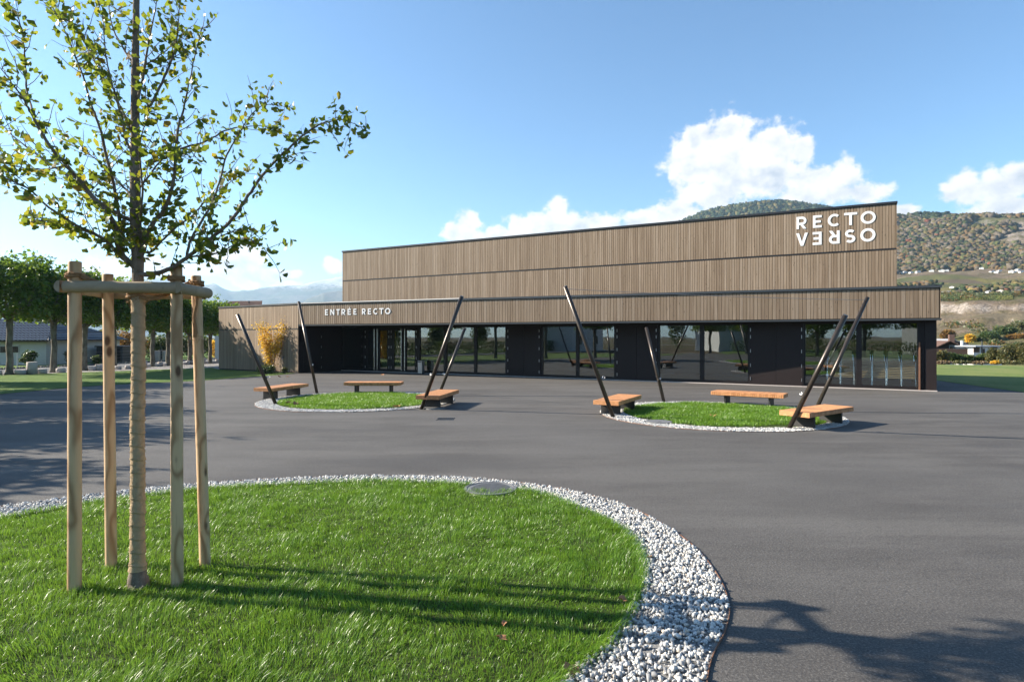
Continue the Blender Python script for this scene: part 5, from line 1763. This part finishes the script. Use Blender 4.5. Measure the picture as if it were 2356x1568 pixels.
# yellow shrub at the wing: long bare stems, leaf tufts up high
g_ = ground(622, 856)
ys = empty('yellow_shrub', (g_.x, g_.y, 0), 'tall yellow autumn shrub with thin stems against the timber wing', 'shrub')
sc_ = g_.y / F
mb = MB(); P = []
STEMS = [(598, 748), (606, 742), (616, 752), (626, 775), (640, 768), (646, 748), (652, 735), (656, 752), (612, 765), (635, 790), (622, 800), (604, 770), (650, 772), (618, 780)]
for px, py in STEMS:
    b = Vector((rs.uniform(-.12, .12), rs.uniform(-.12, .12), 0))
    t_ = Vector(((px - 622) * sc_, rs.uniform(-.3, .3), (856 - py) * sc_))
    pts = [b, b.lerp(t_, .35) * 1.0 + Vector((0, 0, .15)), b.lerp(t_, .7), t_]
    cv = catmull([tuple(p) for p in pts], False, 6)
    mb.tube(cv, [max(.004, .022 * (1 - k / len(cv))) for k in range(len(cv))], 5)
    for k in range(240):
        f = rs.uniform(.42, 1.0) if rs.random() < .88 else rs.uniform(.12, .5)
        c = cv[min(len(cv) - 1, int(f * len(cv)))]
        P.append(c + Vector((rs.gauss(0, .13), rs.gauss(0, .13), rs.gauss(0, .1))))
for k in range(420):
    P.append(Vector((rs.gauss(-.05, .1), rs.gauss(0, .1), rs.uniform(.3, 1.7))))
mb.build('stem', M['ginkgo_bark'], ys, world=False)
leaf_cloud(np.array([tuple(p) for p in P]), 0.07 + 0.05 * RNG.random(len(P)), M['yellow_leaf'], 'foliage', ys, world=False)
shrub('low_shrub', 612, 858, 838, 54, M['green_leaf'], 'low spreading green plants at the foot of the yellow shrub', n=1400, leaf=.07, d=36.6)
shrub('low_shrub', 655, 858, 843, 16, M['olive_leaf'], 'small dark shrub right of the yellow shrub at the wing wall', n=500, leaf=.07, d=36.6)

# left background, from the road to the gardens
shrub('evergreen_shrub', 66, 838, 802, 37, M['green_leaf'], 'columnar evergreen shrub before the wall of the white house', n=1300, leaf=.12, d=46.5)
shrub('garden_shrub', 160, 838, 800, 26, M['olive_leaf'], 'bare brownish shrub right of the white house', n=700, leaf=.1, d=49)
shrub('garden_shrub', 222, 838, 815, 24, M['green_leaf'], 'round green shrub in front of the dark shed', n=700, leaf=.1, d=48)
HB = 'trees and bushes of the gardens across the left road'
for px, pt_, wpx, mt_, lab, d in ((150, 775, 60, 'olive_leaf', 'olive bush in the garden right of the white house', 57), (205, 762, 60, 'autumn_leaf', 'orange brown bush between the two left stakes', 60), (250, 757, 70, 'olive_leaf', 'olive and yellow tree behind the dark shed', 62),
                                  (300, 755, 70, 'autumn_leaf', 'rusty autumn tree left of the jute wrapped trunk', 60), (350, 770, 80, 'green_leaf', 'dark green hedge mass right of the jute wrapped trunk', 64), (410, 768, 80, 'green_leaf', 'dark green trees behind the front right stake', 65),
                                  (465, 772, 70, 'green_leaf', 'dark green bush left of the wing corner', 66), (498, 782, 22, 'yellow_leaf', 'small yellow bush beside the wing corner', 62), (110, 770, 60, 'green_leaf', 'dark green tree behind the white house', 66), (525, 775, 70, 'green_leaf', 'dark green bush behind the corner of the wing', 70)):
    shrub('garden_bush', px, 836, pt_, wpx * 1.25, M[mt_], lab, 'bush', n=2600, leaf=.2, d=d, lumps=8, group=HB)

# house with the dark tiled roof
def roof_tiles(par, name, p0, p1, p2, p3, rows_, m, th=0.05):
    """stepped courses between the eave p0-p1 and the ridge p3-p2"""
    p0, p1, p2, p3 = (Vector(p) for p in (p0, p1, p2, p3))
    n = (p1 - p0).cross(p3 - p0).normalized()
    mb = MB()
    for k in range(rows_):
        a, b = k / rows_, (k + 1.12) / rows_
        q = [p0.lerp(p3, a), p1.lerp(p2, a), p1.lerp(p2, min(1, b)), p0.lerp(p3, min(1, b))]
        top = [q[0] + n * th, q[1] + n * th, q[2] + n * 0.004, q[3] + n * 0.004]
        bt = [v - n * 0.03 for v in q]
        mb.add(bt + top, [(3, 2, 1, 0), (4, 5, 6, 7), (0, 1, 5, 4), (1, 2, 6, 5), (2, 3, 7, 6), (3, 0, 4, 7)])
    return mb.build(name, m, par)
def win(par, x0, x1, z0, z1, y, m_=M['frame']):
    mb = MB().box(((x0 + x1) / 2, y - 0.02, (z0 + z1) / 2), (x1 - x0 + .12, 0.05, z1 - z0 + .12))
    f = mb.build('window', M['render_cream'], par)
    MB().box(((x0 + x1) / 2, y - 0.048, (z0 + z1) / 2), (x1 - x0, 0.02, z1 - z0)).build('pane', M['glass_dark'], f)
m, t = new_mat('far_glass'); M['glass_dark'] = m
out(t, principled(t, (0.012, 0.014, 0.017), 0.08, 0, 0.6))
h1 = empty('white_house', (-44, 50, 0), 'single storey pale house with a blue black tiled roof at the left edge', 'house')
y0 = 48.0
xr = (106 - 1178) / F * y0
MB().prism([(-56, y0), (xr, y0), (xr, y0 + 9), (-56, y0 + 9)], -.1, 2.0).build('wall', M['render_cream'], h1)
roof_tiles(h1, 'roof', (-56.5, y0 - .55, 1.93), (xr + .5, y0 - .55, 1.93), (xr - 2.6, y0 + 4.5, 3.75), (-56.5, y0 + 4.5, 3.75), 13, M['tile'])
roof_tiles(h1, 'roof', (xr + .5, y0 - .5, 1.94), (xr + .5, y0 + 9.5, 1.94), (xr - 2.6, y0 + 4.52, 3.74), (xr - 2.6, y0 + 4.48, 3.74), 13, M['tile'])
roof_tiles(h1, 'roof', (xr + .5, y0 + 9.5, 1.93), (-56.5, y0 + 9.5, 1.93), (-56.5, y0 + 4.52, 3.75), (xr - 2.6, y0 + 4.52, 3.75), 8, M['tile'])
MB().box(((-56.5 + xr + .5) / 2, y0 - .5, 1.87), (57 + xr, 0.06, 0.13)).build('eave', M['dark_wood'], h1)
x0, x1 = (1.5 - 1178) / F * y0, (43.3 - 1178) / F * y0
win(h1, x0, x1, EYE - (810 - HZ) / F * y0, EYE - (796 - HZ) / F * y0, y0)
h2 = empty('white_annex', (-36, 54, 0), 'narrow white house wall right behind the dark roofed house', 'house')
MB().prism([((104 - 1178) / F * 52, 52), ((119 - 1178) / F * 52, 52), ((119 - 1178) / F * 52, 58), ((104 - 1178) / F * 52, 58)], -.1, 2.6).build('wall', M['render_white'], h2)
MB().prism([((103 - 1178) / F * 52, 51.7), ((121 - 1178) / F * 52, 51.7), ((121 - 1178) / F * 52, 58.2), ((103 - 1178) / F * 52, 58.2)], 2.601, 2.72).build('roof', M['tile'], h2)
MB().box(((111.5 - 1178) / F * 52, 51.98, 0.8), (0.16, .05, 1.7)).build('door', M['frame'], h2)
# shed
s0 = 53.0
sh_ = empty('garden_shed', ((252 - 1178) / F * s0, s0, 0), 'dark grey garden shed seen between the left stakes', 'shed')
xa, xb = (222 - 1178) / F * s0, (282 - 1178) / F * s0
MB().prism([(xa, s0), (xb, s0), (xb, s0 + 2.2), (xa, s0 + 2.2)], 0, 1.32).build('wall', M['shed'], sh_)
MB().prism([(xa - .1, s0 - .12), (xb + .1, s0 - .12), (xb + .1, s0 + 2.3), (xa - .1, s0 + 2.3)], 1.321, 1.42).build('roof', M['flash_dark'], sh_)
MB().box((xa + (xb - xa) * .72, s0 - .02, .62), ((xb - xa) * .4, .03, 1.15)).build('door', M['dark_panel'], sh_)
# pale garden wall with dark posts right of the ginkgo
wl = empty('garden_wall', ((368 - 1178) / F * 56, 56, 0), 'pale stone garden wall with dark posts between plane trunks right of the ginkgo', 'wall')
xa, xb = (352 - 1178) / F * 56, (392 - 1178) / F * 56
for k in range(4):
    for j in range(5):
        MB().box((xa + (xb - xa) * (j + .5 + .25 * (k % 2)) / 5.3, 56 + rs.uniform(-.02, .02), .12 + .24 * k - .02), ((xb - xa) / 5.6, .3, .22)).build('stone', M['concrete'], wl)
for f in (0, .55, 1):
    MB().box((xa + (xb - xa) * f, 55.8, .55), (.1, .1, 1.15)).build('post', M['flash_dark'], wl)
# mesh fence across the gardens: posts and wires
fc = empty('wire_fence', (row(8, 7).x, row(8, 7).y, 0), 'low wire fence with thin grey posts along the gardens across the road', 'fence')
for k in range(16):
    p = row(-4 + 2.4 * k, 6.9)
    MB().tube([(p.x, p.y, -.05), (p.x, p.y, 1.05)], 0.028, 6).build('post', M['brushed'], fc)
mb = MB()
for z_ in (0.25, .5, .75, 1.0):
    mb.tube([row(-4, 6.9) + Vector((0, 0, z_)), row(32, 6.9) + Vector((0, 0, z_))], 0.005, 4)
mb.build('wire', M['brushed'], fc)
# rubble border of the road
P = np.array([[*row(rs.uniform(-3, 34), rs.uniform(6.4, 7.0)).to_2d()] for _ in range(900)])
st_ = stones('rubble_border', P, 0.04, 0.05 + 0.08 * RNG.random(len(P)), M['road'])
# dark roof peeping over the wing
d = 62.0
rf = empty('brown_roof_house', ((535 - 1178) / F * d, d, 0), 'house of which only the dark ribbed roof shows above the wing', 'house')
xa, xb = (511 - 1178) / F * d, (585 - 1178) / F * d
zt = lambda py: EYE - (py - HZ) / F * d
roof_tiles(rf, 'roof', (xa - .2, d - 2, zt(715)), (xb + 1.5, d - 2, zt(722)), (xb, d + 2, zt(694) + .25), (xa, d + 2, zt(692.5) + .15), 10, M['tile_brown'], .06)
MB().prism([(xa, d - 1.5), (xb, d - 1.5), (xb, d + 6), (xa, d + 6)], -.1, zt(716) - .2).build('wall', M['render_cream'], rf)
MB().tube([((563 - 1178) / F * d, d + 1, zt(700)), ((563 - 1178) / F * d, d + 1, zt(690))], .07, 8).build('vent_pipe', M['flash_dark'], rf)

# ------------------------------------------------------------------ right: hedges and houses below the slope
tz = lambda x, y: float(terrain_z(np.array([x]), np.array([y]))[0])
HG = 'mixed bushes along the far edge of the playing field'
for px, pb, pt_, wpx, mt_, lab, d in ((2166, 842, 806, 40, 'olive_leaf', 'grey green hedge bush right beside the hall corner', 52), (2195, 842, 812, 44, 'green_leaf', 'dark hedge bush in front of the chalet', 53), (2228, 842, 815, 44, 'green_leaf', 'low dark bush in front of the white flat roofed house', 53),
                                      (2262, 842, 812, 40, 'green_leaf', 'dark bush right of the flat roofed house front', 53), (2288, 845, 800, 46, 'olive_leaf', 'tall reddish olive bush at the right end of the flat roof', 52), (2322, 848, 787, 60, 'olive_leaf', 'large olive bush near the right edge', 51), (2368, 850, 782, 70, 'olive_leaf', 'tallest bush cut by the right edge of the picture', 50)):
    shrub('hedge_bush', px, pb, pt_, wpx, M[mt_], lab, 'bush', n=2600, leaf=.13, d=d, group=HG, lumps=9, low=True)
for px, wpx, mt_, lab in ((2172, 40, 'flower_leaf', 'yellowish low flowers in front of the hedge beside the hall'), (2212, 44, 'olive_leaf', 'low yellow green border plants before the dark hedge'), (2252, 44, 'flower_leaf', 'pink brown border flowers in the middle of the field edge'), (2290, 24, 'yellow_leaf', 'bright yellow low bush at the field edge'), (2325, 50, 'olive_leaf', 'low green border plants under the large olive bush')):
    shrub('border_plants', px, 843, 829, wpx, M[mt_], lab, 'plants', n=900, leaf=.1, d=50, lumps=6, stems=False, low=True)

def gable(name, lab, c, w_, dp, eave, ridge, wm, rm, rot=0.0, rows_=8, over=.5, cat='house', group=None, axis='y'):
    """house with its ridge along local y, gable towards the viewer"""
    r_ = empty(name, c, lab, cat, group, rz=rot)
    hw = w_ / 2
    mb = MB()
    pr = [(-hw, -2.5), (hw, -2.5), (hw, eave), (0, ridge - .08), (-hw, eave)]
    n = 5
    mb.add([(x, -dp / 2, z) for x, z in pr] + [(x, dp / 2, z) for x, z in pr], [tuple(range(n)), tuple(range(2 * n - 1, n - 1, -1))] + [(i, n + i, n + (i + 1) % n, (i + 1) % n) for i in range(n)])
    mb.build('wall', wm, r_, world=False)
    sl = (ridge - eave) / hw
    for s in (-1, 1):
        e0, e1 = Vector((s * (hw + over), -dp / 2 - over, eave - sl * over)), Vector((s * (hw + over), dp / 2 + over, eave - sl * over))
        t0, t1 = Vector((0, -dp / 2 - over, ridge)), Vector((0, dp / 2 + over, ridge))
        q = [e0, e1, t1, t0] if s > 0 else [e1, e0, t0, t1]
        p0, p1, p2, p3 = q
        nrm = (p1 - p0).cross(p3 - p0).normalized()
        mb = MB()
        for k in range(rows_):
            a, b = k / rows_, min(1, (k + 1.1) / rows_)
            qq = [p0.lerp(p3, a), p1.lerp(p2, a), p1.lerp(p2, b), p0.lerp(p3, b)]
            mb.add([v - nrm * .03 for v in qq] + [qq[0] + nrm * .09, qq[1] + nrm * .09, qq[2] + nrm * .03, qq[3] + nrm * .03], [(3, 2, 1, 0), (4, 5, 6, 7), (0, 1, 5, 4), (1, 2, 6, 5), (2, 3, 7, 6), (3, 0, 4, 7)])
        mb.build('roof', rm, r_, world=False)
    return r_
def hwin(par, x, z, w_, h_, y, sh=None):
    f = MB().box((x, y - .03, z), (w_ + .14, .07, h_ + .14)).build('window', M['render_white'], par, world=False)
    MB().box((x, y - .06, z), (w_, .03, h_)).build('pane', M['glass_dark'], f, world=False)
    if sh:
        for s in (-1, 1):
            MB().box((x + s * (w_ / 2 + .25), y - .05, z), (.36, .05, h_)).build('shutter', sh, f, world=False)
# brown chalet
d = 84.0
zl = lambda py, d_: EYE - (py - HZ) / F * d_
xl = lambda px, d_: (px - 1178) / F * d_
ch = gable('brown_chalet', 'dark brown timber chalet with a wide tiled roof right behind the hall corner', (xl(2158, d), d, 0), 7.0, 8, zl(815, d), zl(783, d), M['dark_wood'], M['tile_brown'], R(-20), 10, 1.1)
hwin(ch, 0.8, zl(801, d), 1.1, 1.0, -4.0)
MB().box((0, -4.6, zl(812, d)), (7.4, 1.2, .12)).box((0, -5.15, zl(812, d) + .4), (7.4, .06, .7)).build('balcony', M['dark_wood'], ch, world=False)
MB().box((1.6, 0.2, zl(782, d)), (.6, .6, 1.6)).build('chimney', M['tile_brown'], ch, world=False)
# grey white gabled house
d = 96.0
gh = gable('gabled_house', 'pale house with a broad grey gable roof between chalet and flat roofed house', (xl(2206, d), d + 5, 0), 8.0, 10, zl(806, d), zl(779, d), M['render_blue'], M['tile_grey'], R(-14), 10, .9)
for x in (-1.3, 1.3):
    hwin(gh, x + .2, zl(792.5, d), 1.0, .75, -5.0, M['tile_brown'])
# white flat house
d = 78.0
fh = empty('flat_house', (xl(2250, d), d, 0), 'white flat roofed house with a thin chimney behind the field hedge', 'house')
xa, xb = xl(2219, d), xl(2306, d)
MB().prism([(xa, d + 1.5), (xl(2240, d), d), (xb, d), (xb, d + 8), (xa, d + 8)], -5, zl(797, d)).build('wall', M['render_white'], fh)
MB().prism([(xa - .4, d + 1.2), (xl(2240, d), d - .35), (xb + .4, d - .35), (xb + .4, d + 8.2), (xa - .4, d + 8.2)], zl(797, d) + .002, zl(794.5, d)).build('roof', M['render_blue'], fh)
for px, w_ in ((2246.5, .62), (2287, .6)):
    f = MB().box((xl(px, d), d - .02, zl(803, d)), (w_ + .15, .06, .75)).build('window', M['tile_brown'], fh)
    MB().box((xl(px, d), d - .055, zl(803, d)), (w_ * .8, .03, .6)).build('pane', M['glass_dark'], fh if False else f)
MB().box((xl(2258.5, d), d - .06, zl(812, d)), (.1, .1, 3.2)).build('downpipe', M['flash'], fh)
MB().tube([(xl(2253, d), d + 3, zl(796, d)), (xl(2253, d), d + 3, zl(783, d))], .16, 10).build('chimney', M['render_white'], fh)
MB().prism([(xl(2204, d), d + 2), (xl(2219, d), d + 1), (xl(2219, d), d + 6), (xl(2204, d), d + 6)], -5, zl(806, d)).build('annex', M['render_white'], fh)

# trees at the foot of the slope
FT = 'leafy trees at the foot of the rocky slope'
for px, pb, pt_, wpx, mt_, lab, d in ((2278, 800, 762, 40, 'green_leaf', 'dark green tree behind the right end of the flat roof', 150), (2312, 795, 750, 46, 'green_leaf', 'broad green tree right of the dark one at the slope foot', 155), (2345, 790, 744, 44, 'olive_leaf', 'yellow green tree near the right edge at the slope foot', 160), (2232, 790, 768, 18, 'yellow_leaf', 'small yellow green tree above the chimney of the flat house', 150), (2180, 780, 757, 26, 'autumn_leaf', 'brownish bush above the chalet roof', 160), (2258, 792, 772, 22, 'green_leaf', 'dark shrub just left of the dark green tree at the slope foot', 150), (2335, 800, 768, 40, 'autumn_leaf', 'rusty bush under the yellow green tree', 150), (2420, 800, 740, 80, 'olive_leaf', 'olive tree beyond the right edge at the slope foot', 155)):
    shrub('slope_tree', px, pb, pt_, wpx * 1.2, M[mt_], lab, 'tree', n=2400, leaf=.5, d=d, zb=tz(xl(px, d), d) - .5, lumps=9, group=FT)

# ------------------------------------------------------------------ the hill: wood, scrub, village houses
def ico(seed):
    v, f = stone_proto(seed)
    return v / np.linalg.norm(v, axis=1)[:, None] * (0.55 + 0.7 * np.random.default_rng(seed).random((12, 1))), f
IC = [ico(s) for s in range(8)]
def forest(name, pts, size, tints, hs=1.15):
    Vs, Fs, Cs, o_ = [], [], [], 0
    ids = RNG.integers(0, 8, len(pts))
    for k in range(8):
        s = ids == k
        n = int(s.sum())
        if not n: continue
        v, f = IC[k]
        a = RNG.random(n) * 6.28
        ca, sa = np.cos(a), np.sin(a)
        V = np.empty((n, 12, 3))
        sz_ = size[s][:, None]
        V[:, :, 0] = (v[None, :, 0] * ca[:, None] - v[None, :, 1] * sa[:, None]) * sz_
        V[:, :, 1] = (v[None, :, 0] * sa[:, None] + v[None, :, 1] * ca[:, None]) * sz_
        V[:, :, 2] = v[None, :, 2] * sz_ * np.asarray(hs)[s][:, None] if hasattr(hs, '__len__') else v[None, :, 2] * sz_ * hs
        V += pts[s][:, None, :]
        Vs.append(V.reshape(-1, 3)); Fs.append((f[None] + (np.arange(n) * 12)[:, None, None]).reshape(-1, 3) + o_)
        Cs.append(np.repeat(tints[s], 12, axis=0)); o_ += n * 12
    C = np.concatenate(Cs)
    o = obj(name, np_mesh(name, np.concatenate(Vs), tris=np.concatenate(Fs), m=M['far'], smooth=False, attr={'tint': np.concatenate([C, np.ones((len(C), 1))], 1)}))
    return tag(o, kind='stuff')
def hill_points(n, r0, r1, a0, a1):
    a = np.radians(RNG.uniform(a0, a1, n)); r = np.sqrt(RNG.uniform(r0 * r0, r1 * r1, n))
    return r * np.sin(a), r * np.cos(a), r, a
PAL = np.array([(0.035, 0.05, 0.022), (0.05, 0.062, 0.025), (0.02, 0.034, 0.02), (0.1, 0.085, 0.035), (0.13, 0.085, 0.04), (0.12, 0.1, 0.075), (0.085, 0.09, 0.035), (0.17, 0.06, 0.035), (0.15, 0.12, 0.045)])
# upper slope
x, y, r, a = hill_points(44000, 520, 1240, 20, 56)
den = np_noise(x * 0.012 + 5, y * 0.012 + 5, 31, 4)
lvl = np.interp(r, [520, 640, 700, 760, 820, 1050, 1100, 1240], [0.6, 0.66, .75, .9, 1.3, 1.3, .95, .95])
k = den * lvl > 0.42
x, y, r, a = x[k], y[k], r[k], a[k]
con = np_noise(x * 0.006 + 15, y * 0.006 + 5, 41, 3) + np.interp(np.degrees(a), [27, 33, 40], [.22, .12, -.06])
ci = np.where(con > .6, RNG.choice([2, 2, 0, 1], len(x)), RNG.choice([0, 1, 3, 4, 5, 5, 6, 3, 4, 8, 7], len(x), p=[.09, .09, .14, .15, .18, .13, .07, .08, .05, .01, .01]))
sz = RNG.uniform(2.6, 5.6, len(x)) * np.interp(r, [520, 1100], [.6, 1.0])
forest('forest', np.stack([x, y, terrain_z(x, y) + sz * .45], -1), sz, PAL[ci] * RNG.uniform(.75, 1.3, (len(x), 1)))
# summit
x, y, r, a = hill_points(9000, 1250, 1800, 11, 33)
k = (terrain_z(x, y) > 60)
x, y, r, a = x[k], y[k], r[k], a[k]
sz = RNG.uniform(4.5, 8, len(x)); ci = RNG.choice([0, 1, 2, 2, 3], len(x))
forest('summit_forest', np.stack([x, y, terrain_z(x, y) + sz * .7], -1), sz, PAL[ci] * RNG.uniform(.75, 1.25, (len(x), 1)), 1.6)
# scrub over the lower terraces
x, y, r, a = hill_points(15000, 172, 660, 28, 52)
den = np_noise(x * 0.03 + 5, y * 0.03 + 5, 51, 4)
zt_ = terrain_z(x, y)
lim = np.interp(r, [172, 230, 250, 300, 330, 660], [.5, .55, .62, .6, .6, .62])
k = den > lim
x, y, r, a, zt_ = x[k], y[k], r[k], a[k], zt_[k]
sz = RNG.uniform(.6, 1.9, len(x)) * np.interp(r, [172, 300, 660], [.75, 1.1, 1.9])
ci = RNG.choice(9, len(x), p=[.16, .16, .08, .16, .1, .12, .14, .02, .06])
near = r < 430
forest('scrub', np.stack([x, y, zt_ + sz * .35], -1)[~near], sz[~near], (PAL[ci] * RNG.uniform(.8, 1.4, (len(x), 1)))[~near], .85)
bx, by, bz, bs, bc = x[near], y[near], zt_[near], sz[near], ci[near]
for mt_, ids in (('green_leaf', (0, 1, 2)), ('olive_leaf', (3, 5, 6, 8)), ('autumn_leaf', (4, 7))):
    s_ = np.isin(bc, ids)
    n_ = 44
    c = np.repeat(np.stack([bx, by, bz + bs * .35], -1)[s_], n_, 0)
    k_ = np.repeat(bs[s_], n_)[:, None]
    d_ = RNG.normal(size=c.shape); d_ /= np.linalg.norm(d_, axis=1)[:, None]
    P = c + d_ * k_ * (0.45 + 0.6 * RNG.random((len(c), 1))) * np.array([1.15, 1.15, .8])
    tag(leaf_cloud(P, (0.32 + 0.3 * RNG.random(len(P))) * np.sqrt(k_[:, 0]), M[mt_], 'scrub'), kind='stuff')

# village on the slope
def ray_ground(px, py):
    """march along the sight line until it meets the slope"""
    rr_ = np.linspace(150, 1400, 5000)
    dx, dz = (px - 1178) / F, -(py - HZ) / F
    xs, ys_ = dx * rr_, rr_
    zs2 = EYE + dz * rr_
    h = terrain_z(xs, ys_) >= zs2
    i = int(np.argmax(h)) if h.any() else len(rr_) - 1
    return Vector((xs[i], ys_[i], zs2[i]))
def hill_house(px, py, wpx, lab, wm, rm, group=None, flat=False):
    p = ray_ground(px, py)
    s = p.y / F
    w_ = wpx * s
    gable('hillside_house', lab, (p.x, p.y, p.z - .3), w_, w_ * .8, w_ * .42, w_ * .62, wm, rm, rs.uniform(-.9, .3), 3, w_ * .06, 'house', group)
W_, C_, TG, TB_ = M['render_white'], M['render_cream'], M['tile_grey'], M['tile_brown']
for px, py, wpx, lab, rm in ((2216, 665.5, 13, 'white house with a grey roof above the striped vineyard', TG), (2246, 666, 13, 'white house with a dark roof right of the grey roofed one on the slope', TB_), (2275, 673, 10, 'small white gabled house above the right vineyard end', TG), (2302, 672, 13, 'cream house with a brown roof at the right above the vineyard', TB_),
                             (2323, 673, 11, 'reddish roofed house right of the cream one on the slope', TB_), (2345, 672, 13, 'white house near the right edge above the quarry', TG), (2346, 497, 14, 'white house on the ridge at the right edge', TB_), (2206, 499, 9, 'small white house alone on the ridge', TG), (2190, 662, 9, 'tiny white house beside the bare field on the slope', TG)):
    hill_house(px, py, wpx, lab, C_ if 'cream' in lab else W_, rm)
HGp = 'small white houses of the village across the slope'
ORN = ['first', 'second', 'third', 'fourth', 'fifth', 'sixth', 'seventh', 'eighth', 'ninth', 'last']
VIL = [('from the left in the house row above the low roof', ((2072, 629, 9), (2082, 627, 9), (2096, 628, 8), (2112, 626, 9), (2122, 624, 8), (2143, 624, 9), (2166, 624, 10), (2178, 623, 8), (2200, 622, 8), (2210, 621, 8))),
       ('of the pair beside the hall under the wood', ((2080, 616, 8), (2089, 615, 9))),
       ('from the left in the upper right village cluster', ((2252, 613, 8), (2258, 618, 8), (2262, 612, 7), (2284, 614, 8), (2294, 613, 7), (2306, 616, 8), (2318, 613, 8))),
       ('from the left in the lower right village cluster', ((2282, 626, 9), (2292, 627, 8), (2300, 624, 8), (2326, 625, 9), (2334, 627, 8), (2342, 622, 9), (2350, 626, 9)))]
for where, hs_ in VIL:
    for i, (px, py, wpx) in enumerate(hs_):
        hill_house(px, py, wpx, '%s tiny white house %s' % (ORN[i], where), W_, TG if i % 3 else TB_, HGp)
# vine rows on the slope above the quarry
def vine_rows(px0, px1, py_t, py_b, n, lab):
    p = ray_ground((px0 + px1) / 2, py_b)
    r_ = empty('vineyard', p, lab, 'vineyard')
    P, S = [], []
    for k in range(n):
        px = px0 + (px1 - px0) * k / (n - 1)
        a_, b_ = ray_ground(px, py_b), ray_ground(px, py_t)
        for j in range(30):
            q_ = a_.lerp(b_, j / 29)
            P.append((q_.x + rs.uniform(-.15, .15), q_.y, terrain_z(np.array([q_.x]), np.array([q_.y]))[0] + .35)); S.append(rs.uniform(.34, .5))
    P = np.array(P); S = np.array(S)
    o = forest('vine_rows', P, S, np.tile([(0.1, 0.105, 0.03)], (len(P), 1)) * RNG.uniform(.7, 1.5, (len(P), 1)), 1.0)
    o.parent = r_; o.location = -Vector(p)
vine_rows(2166, 2330, 678, 689, 46, 'striped green vineyard on the slope just above the rock face')

# ------------------------------------------------------------------ what the panes mirror: across the street behind the photographer
hd = empty('clipped_hedge', (-14, -24, 0), 'long clipped hedge mirrored low in the foyer panes', 'hedge')
P = RNG.uniform(-1, 1, (9000, 3)) * np.array([24, .7, .75]) + np.array([-6, -24, .85])
leaf_cloud(P, .2, M['green_leaf'], 'foliage', hd)
for i in range(11):
    shrub('mirrored_bush', 1178, 800, HZ - 60 - 22 * (i % 3), 56, M['green_leaf'], 'dark garden bush mirrored behind the hedge in the foyer panes', 'bush', n=1500, leaf=.3, d=100 + 0 * i, lumps=6, stems=False, group='dark bushes mirrored in the glass').location = (-44 + 7.5 * i, -28 - 3 * (i % 2), 0)
for (x_, y_, rot, lab) in ((-34, -32, .5, 'white gabled house mirrored in the middle panes'), (-4, -36, .1, 'white gabled house mirrored in the right-hand panes'), (-52, -8, 1.2, 'pale house mirrored in the panes right of the entrance')):
    g2 = gable('mirrored_house', lab, (x_, y_, 0), 10, 12, 4.6, 7.4, M['render_white'], M['tile_brown'], rot, 8)
    for xx in (-2.6, 2.6):
        hwin(g2, xx, 1.7, 1.3, 1.2, -6.0); hwin(g2, xx, 4.2, 1.2, 1.1, -6.0)

hd2 = empty('clipped_hedge', tuple(row(-25, 7.5)), 'clipped hedge along the left road mirrored low in the panes by the entrance', 'hedge')
P = []
for _ in range(9000):
    p = row(rs.uniform(-48, -3), 7.4 + rs.uniform(-.5, .5)); P.append((p.x, p.y, rs.uniform(.05, 1.6)))
leaf_cloud(np.array(P), .22, M['green_leaf'], 'foliage', hd2)
for i in range(12):
    p = row(-46 + 3.9 * i, 11 + 3 * (i % 2))
    shrub('mirrored_bush', 1178, 800, HZ - 46 - 14 * (i % 3), 44, M['autumn_leaf' if i in (9, 10) else 'green_leaf'], 'garden bush behind the left hedge mirrored in the panes by the entrance', 'bush', n=1500, leaf=.3, d=100, lumps=6, stems=False, group='garden bushes mirrored by the entrance').location = (p.x, p.y, 0)

# the golden tree that shows in the left entrance leaf: where the mirrored sight line from there passes
pt0 = PC + UG * T(882); dd_ = Vector((pt0.x, pt0.y, 0)).normalized(); rr_ = dd_ - BK * 2 * dd_.dot(BK)
q0 = pt0 + rr_ * 24
shrub('golden_tree', 1178, 800, HZ - 70, 44, M['yellow_leaf'], 'golden autumn tree mirrored in the left glazed entrance leaf', 'tree', n=2600, leaf=.3, d=100, lumps=8, low=True).location = (q0.x, q0.y, 0)
